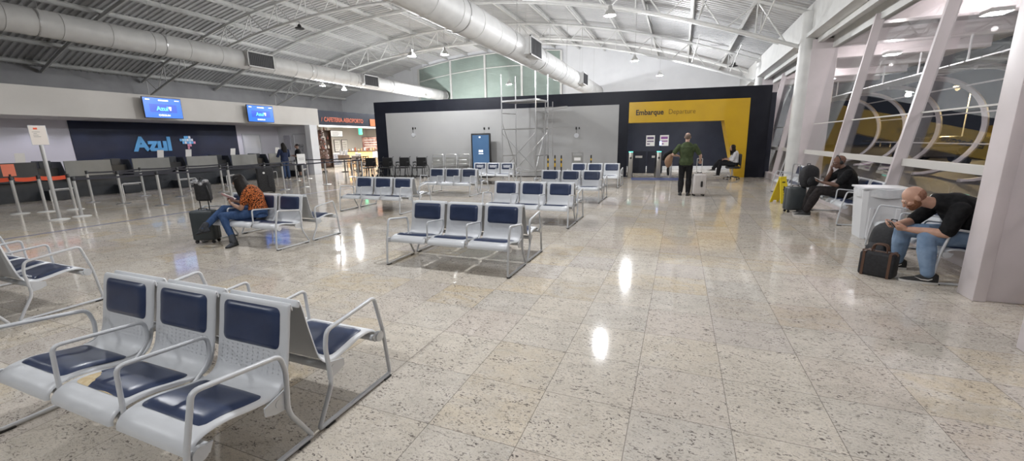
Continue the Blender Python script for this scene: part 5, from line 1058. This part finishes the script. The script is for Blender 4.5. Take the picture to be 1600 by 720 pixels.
# --- man with headphones
O = (3.1, 10.0, 0)
t, j = figure('person', 'man in black t-shirt with headphones, hand at his chin, looking at a phone', O, dict(
    sp=[((3.16, 9.98, .46), .16, .12), ((3.16, 9.98, .55), .17, .13), ((3.13, 9.98, .68), .16, .125), ((3.10, 9.98, .82), .175, .12), ((3.06, 9.98, .92), .16, .095), ((3.03, 9.98, .97), .09, .07), ((3.01, 9.98, 1.0), .055, .05)],
    shL=(3.05, 9.80, .89), elL=(2.88, 9.75, .66), wrL=(2.68, 9.86, .70), shR=(3.05, 10.18, .89), elR=(2.82, 10.2, .70), wrR=(2.86, 10.08, .92),
    hipL=(3.10, 9.89, .49), knL=(2.62, 9.86, .53), anL=(2.48, 9.95, .10), hipR=(3.10, 10.09, .49), knR=(2.60, 10.14, .53), anR=(2.52, 10.22, .10), head=(2.93, 9.99, 1.08), nk=(3.02, 9.98, .96)), 1, None, .01)
sk = skinm('brown_skin', (.16, .085, .06)); fwd, upv = V((-.93, -.1, -.3)), V((-.3, 0, .95))
b = MB(); torso(b, [(p, a-.01, d-.01) for p, a, d in j['sp']], (0, 1, 0))
for s in ('L', 'R'): limbs_leg(b, j['hip'+s], j['kn'+s], j['an'+s]); limbs_arm(b, j['sh'+s], j['el'+s], j['wr'+s], 1.05); b.cap(j['an'+s], j['an'+s]+V((-.01, 0, -.03)), .034, .026)
b.cap(j['nk'], j['head']+V((.02, 0, -.04)), .058, .054); Mh = headmesh(b, j['head'], fwd, upv, 1.05)
hand(b, j['wrL'], (-.9, .1, .15), (0, .2, 1), (0, 1, .2), .9); hand(b, j['wrR'], (-.35, -.3, .85), (.8, -.3, .3), (-.2, -1, 0), 1.6)
meld(b, 'body', sk, t, .009, 4); face_parts(t, j['head'], Mh, 1.05, (.01, .008, .008), (.2, .08, .07))
c = j['head']; b = MB(); Hd(b, (0, -.022, .042), .080, .098, .082, 1.06); meld(b, 'knit_cap', noisy('brown_cap', (.16, .085, .06), (.22, .13, .1), 40, .9), t, .009, 2)
b = MB(); b.tube([c+Mh @ (V((.088*math.cos(a), -.005, .01+.125*math.sin(a)))*1.05) for a in [PI*i/14 for i in range(15)]], .009, 8)
for q in (-1, 1): b.ell(c+Mh @ (V((q*.092, -.005, 0))*1.05), .016, .034, .038, Mh, 12, 8)
b.build('headphones', M['black'], t, 60)
b = MB(); torso(b, j['sp'][:5], (0, 1, 0), .02, belly=.02); torso(b, j['sp'][3:6]+[(j['sp'][6][0], .065, .06)], (0, 1, 0), .014)
for s in ('L', 'R'): limbs_arm(b, j['sh'+s], j['el'+s], j['wr'+s], 1.05, .024, .8, 0)
meld(b, 't_shirt', black_cotton, t, .010, 4, .01)
b = MB(); torso(b, [(V((3.16, 9.98, .44))-V(O), .165, .125), (V((3.16, 9.98, .55))-V(O), .17, .13)], (0, 1, 0), .012)
for s in ('L', 'R'): limbs_leg(b, j['hip'+s], j['kn'+s], j['an'+s], 1.0, .018, .93, 1.3)
meld(b, 'trousers', noisy('dark_grey_trousers', (.02, .018, .018), (.035, .03, .03), 20, .85), t, .010, 4, .01)
shoe(t, j['anL'], (-.98, .1), shoe_b, sole_w); shoe(t, j['anR'], (-.98, .15), shoe_b, sole_w)
ph = thing('phone', 'lit phone in the hand of the man with headphones', 'phone', (2.60, 9.87, .755)); Mr = Matrix.Rotation(R(-60), 4, 'Y'); b = MB(); b.rbox(-.004, .004, -.036, .036, -.072, .072, .003, M=Mr); b.build('phone_case', M['paper'], ph); b = MB(); b.box(.004, .0046, -.032, .032, -.066, .066, Mr); b.build('phone_screen', wh, ph)
# --- woman in the orange patterned top
O = (-6.6, 4.8, 0); sdv = (-.55, .83, 0)   # her right side points away from the camera
t, j = figure('person', 'woman with long dark hair, orange leopard-pattern top and jeans, legs crossed, reading', O, dict(
    sp=[((-6.52, 4.78, .46), .165, .125), ((-6.51, 4.79, .55), .165, .125), ((-6.53, 4.80, .66), .13, .10), ((-6.57, 4.80, .79), .15, .11), ((-6.62, 4.79, .88), .14, .085), ((-6.66, 4.78, .92), .07, .06), ((-6.68, 4.77, .95), .045, .045)],
    shL=(-6.53, 4.64, .85), elL=(-6.60, 4.56, .60), wrL=(-6.86, 4.60, .66), shR=(-6.70, 4.93, .85), elR=(-6.84, 4.94, .62), wrR=(-7.0, 4.76, .68),
    hipL=(-6.56, 4.70, .48), knL=(-6.93, 4.46, .48), anL=(-6.70, 4.42, .10), hipR=(-6.66, 4.86, .50), knR=(-7.10, 4.62, .57), anR=(-7.10, 4.24, .31), head=(-6.79, 4.72, 1.02), nk=(-6.67, 4.77, .92)), 1, None, .008)
sk = skinm('tan_skin', (.42, .24, .16)); fwd, upv = V((-.75, -.30, -.55)), V((-.4, -.15, .8))
b = MB(); torso(b, [(p, a-.01, d-.01) for p, a, d in j['sp']], sdv)
for s in ('L', 'R'): limbs_leg(b, j['hip'+s], j['kn'+s], j['an'+s], .92); limbs_arm(b, j['sh'+s], j['el'+s], j['wr'+s], .88)
b.cap(j['nk'], j['head']+V((.02, .01, -.04)), .045, .045); Mh = headmesh(b, j['head'], fwd, upv, .98)
hand(b, j['wrL'], (-.9, .1, .3), (-.1, .8, .3), (0, 0, 1), 1.0, .9); hand(b, j['wrR'], (-.85, -.3, .3), (.0, -.8, .3), (0, 0, 1), 1.0, .9)
meld(b, 'body', sk, t, .008, 4); face_parts(t, j['head'], Mh, .98)
leo = noisy('orange_leopard_print', (.02, .01, .008), (.52, .15, .045), 58, .8, lo=.46, hi=.52, detail=2)
b = MB(); torso(b, j['sp'][1:6], sdv, .018)
for s in ('L', 'R'): limbs_arm(b, j['sh'+s], j['el'+s], j['wr'+s], .88, .02, .62, 0)
meld(b, 'blouse', leo, t, .009, 4, .01)
b = MB(); torso(b, [(V((-6.52, 4.78, .44))-V(O), .165, .125), (V((-6.51, 4.79, .58))-V(O), .155, .12)], sdv, .008)
for s in ('L', 'R'): limbs_leg(b, j['hip'+s], j['kn'+s], j['an'+s], .94, .01, 1.0, 1.0)
meld(b, 'jeans', denim, t, .009, 4, .008)
c = j['head']; b = MB(); Hd(b, (0, -.028, .036), .086, .098, .088, 1.0)
for k in range(13):
    a = R(-105+k*17.5); p0 = c+Mh @ V((math.sin(a)*.070, -.03-.05*math.cos(a), .02)); dn = V((math.sin(a)*.03, 0, 0)); out = (Mh @ V((math.sin(a), -math.cos(a)*.8, 0))); out.z = 0
    p1 = p0+out*.03+V((.02, .01, -.10)); p2 = p1+out*.02+V((.05, .02, -.13)); p3 = p2+V((.03, .02, -.11)); b.chain([p0, p1, p2, p3], [.036, .036, .03, .012], 8)
meld(b, 'long_hair', noisy('black_hair', (.005, .004, .004), (.014, .010, .008), 60, .6, spec=.2, stretch=(1, 1, .1)), t, .009, 2, .008)
shoe(t, j['anL'], (.35, -.93), noisy('dark_grey_boot', (.03, .035, .045), (.05, .055, .065), 20, .7), M['rubber'], 'boot', s=.9); 
bt = bpy.data.materials['dark_grey_boot']; shoe(t, j['anR'], (-.97, -.2), bt, M['rubber'], 'boot', z0=.225, s=.92, pitch=.25)
b = MB(); b.cap(j['anL']+V((-.02, .0, .05)), j['anL']+V((.01, -.02, -.02)), .050, .050, 12); b.build('boot_shaft', bt, t, 60); b = MB(); b.cap(j['anR']+V((.02, .03, .05)), j['anR']+V((-.015, -.01, -.03)), .048, .052, 12); b.build('boot_shaft', bt, t, 60)
bk_ = thing('notebook', 'small pink and white covered notebook in the seated woman\'s hands', 'book', (-7.02, 4.66, .76), R(35)); bk_.rotation_euler = (R(-12), R(28), R(35)); b = MB(); b.rbox(-.10, .10, -.075, -.0, -.006, .0, .002, M=Matrix.Rotation(R(-25), 4, 'X')); b.rbox(-.10, .10, .0, .075, -.006, .0, .002, M=Matrix.Rotation(R(25), 4, 'X')); b.build('notebook_cover', mat('pink_cover', (.70, .42, .42), .6), bk_); b = MB(); b.box(-.09, .09, -.07, -.004, .0, .004, Matrix.Rotation(R(-25), 4, 'X')); b.box(-.09, .09, .004, .07, .0, .004, Matrix.Rotation(R(25), 4, 'X')); b.build('notebook_pages', M['paper'], bk_)
# --- standing figures
def stand(label, O, rz, cfg):
    t = thing('person', label, 'person', O, rz); k = cfg.get('h', 1.75)/1.75; g = cfg.get('g', 1)
    P = lambda x, y, z: V((x*k, y*k, z*k))
    sw = cfg.get('sw', .20)
    sp = [(P(0, 0, .86), .155*g, .105*g), (P(0, 0, .95), .165*g, .115*g), (P(0, .01, 1.08), .14*g, .105*g), (P(0, .0, 1.24), .165*g, .115*g), (P(0, -.01, 1.38), .17*g, .10*g), (P(0, -.01, 1.46), .10*g, .07), (P(0, 0, 1.50), .055, .05)]
    hip = {'L': P(-.09, 0, .90), 'R': P(.09, 0, .90)}; fs = cfg.get('stance', .10); kn = {'L': P(-fs, .02, .49), 'R': P(fs, .02, .49)}; an = {'L': P(-fs, -.02, .09), 'R': P(fs, -.02, .09)}
    sh = {'L': P(-sw, -.01, 1.38), 'R': P(sw, -.01, 1.38)}; el = {s: P(*cfg['el'+s]) for s in 'LR'}; wr = {s: P(*cfg['wr'+s]) for s in 'LR'}
    sk = skinm('skin_tone', cfg['skin']); b = MB(); torso(b, [(p, a-.01, d-.01) for p, a, d in sp], (1, 0, 0))
    for s in 'LR': limbs_leg(b, hip[s], kn[s], an[s], .95*g); limbs_arm(b, sh[s], el[s], wr[s], g); b.cap(an[s], an[s]+V((0, .01, -.03)), .034, .025); hand(b, wr[s], cfg.get('hd'+s, (0, .2, -1)), cfg.get('hp'+s, (1 if s == 'L' else -1, 0, 0)), cfg.get('ht'+s, (0, 1, 0)), cfg.get('curl', .7))
    hc = P(*cfg.get('head', (0, .01, 1.635))); b.cap(P(0, -.01, 1.46), hc+V((0, -.01, -.06)), .055, .052); Mh = headmesh(b, hc, V(cfg.get('fwd', (0, 1, -.1))), V((0, 0, 1)), 1.03)
    meld(b, 'body', sk, t, .010, 3); face_parts(t, hc, Mh, 1.03, cfg.get('brow', (.03, .02, .015)))
    b = MB(); lo_ = ([(P(0, 0, cfg['hem']), .17*g, .125*g)] if cfg.get('hem') else [])+(sp[0:5] if cfg.get('hem') or cfg.get('long') else sp[1:5])
    torso(b, lo_, (1, 0, 0), .022); torso(b, [sp[3], sp[4], (sp[5][0], .115*g, .085), (sp[6][0]-V((0, 0, .012)), .068, .064)], (1, 0, 0), .010)
    for s in 'LR': limbs_arm(b, sh[s], el[s], wr[s], g, .022, cfg.get('sleeve', .75), cfg.get('sleeve2', 0))
    meld(b, 'shirt', cfg['shirt'], t, .010, 4, .012)
    b = MB(); torso(b, [(sp[0][0]-V((0, 0, .04)), .15*g, .10*g), (sp[1][0], .16*g, .11*g)], (1, 0, 0), .012)
    for s in 'LR': limbs_leg(b, hip[s], kn[s], an[s], .95*g, .018, cfg.get('leg', .95), 1.2)
    meld(b, cfg.get('bottom', 'trousers'), cfg['trs'], t, .010, 4, .010)
    for s in 'LR': shoe(t, an[s], (.15 if s == 'R' else -.15, 1), cfg.get('shoe', shoe_b), cfg.get('sole', M['rubber']))
    return t, hc, Mh
t, c, Mh = stand('man in green t-shirt and dark trousers seen from behind, walking with a case', (.20, 12.78, 0), R(-4), dict(h=1.74, g=1.05, elL=(-.36, -.06, 1.16), wrL=(-.25, .17, 1.12), elR=(.36, .02, 1.13), wrR=(.36, .15, 1.00), hdL=(.8, .5, -.2), hpL=(0, .2, -1), htL=(0, 1, 0), hdR=(.1, .5, -.6), hpR=(0, -.5, -.6), htR=(-1, .3, 0), curl=1.6, skin=(.50, .32, .25), shirt=noisy('olive_green_cotton', (.045, .062, .03), (.065, .085, .042), 14, .85), trs=black_trs, hem=.86))
b = MB(); Hd(b, (0, -.030, .018), .078, .086, .082, 1.04); meld(b, 'short_hair', noisy('greying_hair', (.12, .085, .07), (.26, .2, .17), 60, .8), t, .009, 2)
cb = thing('carried_coat_bag', 'tan and dark bundle carried under the left arm of the green-shirted man', 'bag', (-.22, 12.83, .80), R(-10)); b = MB(); rr = []
for i in range(9):
    f = i/8; rr.append([(-.02-.05*math.sin(PI*f)+(.05+.06*math.sin(PI*f)**.7)*math.cos(a)+.05*f, .10*math.sin(a)*(.5+math.sin(PI*f)), .0+.42*f+.03*math.cos(a)) for a in [2*PI*q/16 for q in range(16)]])
b.rings(rr); b.build('bag_body', noisy('tan_leather', (.30, .18, .11), (.22, .13, .08), 6, .6), cb, 60)
b = MB(); b.chain([(-.18, .0, .22), (-.12, -.03, .34), (.02, -.05, .43), (.10, .02, .42)], [.05, .06, .055, .04], 12); b.build('dark_jacket', black_cotton, cb, 60); b = MB(); b.tube([(-.06, .05, .12), (-.07, .06, -.10), (-.05, .05, -.24)], [.03, .028, .035], 8); b.build('jacket_sleeve', black_cotton, cb, 60)
t, c, Mh = stand('dark-haired woman in a navy top and jeans at the last check-in desk', (-17.55, 14.62, 0), R(80), dict(h=1.72, g=1, elL=(-.27, .08, 1.12), wrL=(-.18, .30, 1.12), elR=(.27, .06, 1.12), wrR=(.16, .30, 1.10), hdL=(.3, 1, 0), hpL=(0, 0, -1), htL=(1, 0, 0), hdR=(-.3, 1, 0), hpR=(0, 0, -1), htR=(-1, 0, 0), skin=(.40, .25, .18), shirt=noisy('navy_top', (.02, .028, .06), (.03, .04, .08), 20, .85), trs=noisy('navy_jeans', (.03, .05, .10), (.04, .065, .13), 20, .85), sleeve=1.0, sleeve2=.9, leg=.98, long=True, sole=sole_w))
b = MB(); Hd(b, (0, -.025, .03), .088, .10, .09, 1.0)
for k in range(9): a = R(-80+k*20); p0 = c+Mh @ V((math.sin(a)*.07, -.03-.05*math.cos(a), .02)); b.chain([p0, p0+Mh @ V((math.sin(a)*.03, -.03, -.16)), p0+Mh @ V((math.sin(a)*.02, -.04, -.36))], [.04, .042, .02], 8)
meld(b, 'long_hair', bpy.data.materials['black_hair'], t, .012, 2, .006)
t, c, Mh = stand('man in black t-shirt and black shorts standing beside the dark-haired woman', (-18.02, 15.82, 0), R(150), dict(h=1.66, g=1.05, elL=(-.30, .02, 1.10), wrL=(-.16, .24, 1.12), elR=(.30, .02, 1.10), wrR=(.14, .24, 1.16), hdL=(.4, 1, .1), hpL=(0, 0, -1), htL=(1, 0, 0), hdR=(-.4, 1, .1), hpR=(0, 0, -1), htR=(-1, 0, 0), skin=(.22, .13, .095), shirt=black_cotton, trs=black_trs, leg=.12, bottom='shorts', long=True))
b = MB(); Hd(b, (0, -.02, .036), .080, .096, .078, 1.03); meld(b, 'short_hair', bpy.data.materials['black_hair'], t, .010, 2)
# --- woman on the office chair
oc = thing('office_chair', 'black swivel office chair by the yellow gate frame', 'chair', (1.95, 18.1, 0), 0)
b = MB(); b.rbox(-.24, .24, -.24, .24, .43, .51, .03); b.build('seat', M['black'], oc, 40); b = MB(); b.rbox(.20, .27, -.22, .22, .55, .98, .03, M=Matrix.Translation((0, 0, 0))); b.build('backrest', M['black'], oc, 40); b = MB(); b.tube([(.1, 0, .42), (.28, 0, .45), (.26, 0, .7)], .018, 8); b.build('back_arm', M['black'], oc); b = MB(); b.cyl((0, 0, .1), (0, 0, .44), .028); b.build('gas_lift', M['chrome'], oc, 40)
for k in range(5):
    a = 2*PI*k/5+.3; b = MB(); b.tube([(0, 0, .12), (.28*math.cos(a), .28*math.sin(a), .085)], [.028, .018], 8); l = b.build('base_arm', M['black'], oc, 40); b = MB(); b.lathe([(0, -.02), (.028, -.02), (.03, 0), (.028, .02), (0, .02)], 10, M=Matrix.Translation((.28*math.cos(a), .28*math.sin(a), .03)) @ Matrix.Rotation(PI/2, 4, 'X')); b.build('caster', M['rubber'], l, 40)
O = (1.95, 18.1, 0)
t, j = figure('person', 'dark-haired woman in white top and black trousers sitting with crossed legs on the office chair', O, dict(
    sp=[((2.0, 18.1, .56), .16, .12), ((2.02, 18.1, .66), .16, .12), ((2.03, 18.1, .77), .13, .10), ((2.02, 18.1, .91), .15, .11), ((2.0, 18.1, 1.03), .145, .085), ((1.98, 18.1, 1.08), .07, .06), ((1.96, 18.1, 1.11), .045, .045)],
    shL=(1.99, 17.94, 1.0), elL=(1.90, 17.90, .76), wrL=(1.68, 17.98, .78), shR=(1.99, 18.27, 1.0), elR=(1.88, 18.3, .78), wrR=(1.68, 18.18, .80),
    hipL=(1.94, 18.01, .59), knL=(1.50, 18.02, .63), anL=(1.46, 18.08, .20), hipR=(1.94, 18.19, .59), knR=(1.47, 18.12, .70), anR=(1.27, 17.98, .42), head=(1.89, 18.08, 1.21), nk=(1.98, 18.1, 1.06)), 1, None, .012)
b = MB(); torso(b, [(p, a-.01, d-.01) for p, a, d in j['sp']], (0, 1, 0))
for s in ('L', 'R'): limbs_leg(b, j['hip'+s], j['kn'+s], j['an'+s], .92); limbs_arm(b, j['sh'+s], j['el'+s], j['wr'+s], .9); b.cap(j['an'+s], j['an'+s]+V((-.01, 0, -.03)), .032, .025)
b.cap(j['nk'], j['head']+V((.02, 0, -.04)), .046, .046); Mh = headmesh(b, j['head'], (-.9, -.35, -.15), (0, 0, 1), 1.0)
hand(b, j['wrL'], (-.9, .2, -.1), (0, .3, -1), (0, 1, 0), .8, .9); hand(b, j['wrR'], (-.9, -.2, 0), (0, -.3, -1), (0, -1, 0), .8, .9)
meld(b, 'body', bpy.data.materials['tan_skin'], t, .010, 3); face_parts(t, j['head'], Mh, 1.0)
b = MB(); torso(b, j['sp'][1:6], (0, 1, 0), .02)
for s in ('L', 'R'): limbs_arm(b, j['sh'+s], j['el'+s], j['wr'+s], .9, .02, 1.0, .3)
meld(b, 'blouse', noisy('white_cotton', (.62, .62, .63), (.55, .55, .57), 12, .8), t, .010, 3, .01)
b = MB(); torso(b, [(V((2.0, 18.1, .54))-V(O), .16, .12), (V((2.02, 18.1, .68))-V(O), .155, .12)], (0, 1, 0), .01)
for s in ('L', 'R'): limbs_leg(b, j['hip'+s], j['kn'+s], j['an'+s], .95, .018, .93, 1.3)
meld(b, 'trousers', black_trs, t, .010, 3, .01)
c = j['head']; b = MB(); Hd(b, (0, -.025, .032), .086, .098, .09, 1.0)
for k in range(13): a = R(-126+k*21); p0 = c+Mh @ V((math.sin(a)*.076, -.01-.06*math.cos(a), .03)); b.chain([p0, p0+Mh @ V((math.sin(a)*.02, .0, -.14)), p0+Mh @ V((math.sin(a)*.015, .02, -.29))], [.036, .038, .022], 8)
meld(b, 'long_hair', bpy.data.materials['black_hair'], t, .011, 2, .006)
shoe(t, j['anL'], (-1, -.1), shoe_b, sole_w, z0=.12, s=.9); shoe(t, j['anR'], (-1, -.3), shoe_b, sole_w, z0=.33, s=.9)
ph = thing('tablet', 'dark tablet in the lap of the woman on the office chair', 'tablet', (1.56, 18.08, .84)); b = MB(); b.rbox(-.08, .08, -.11, .11, -.005, .005, .003, M=Matrix.Rotation(R(25), 4, 'Y')); b.build('tablet_case', M['black'], ph)
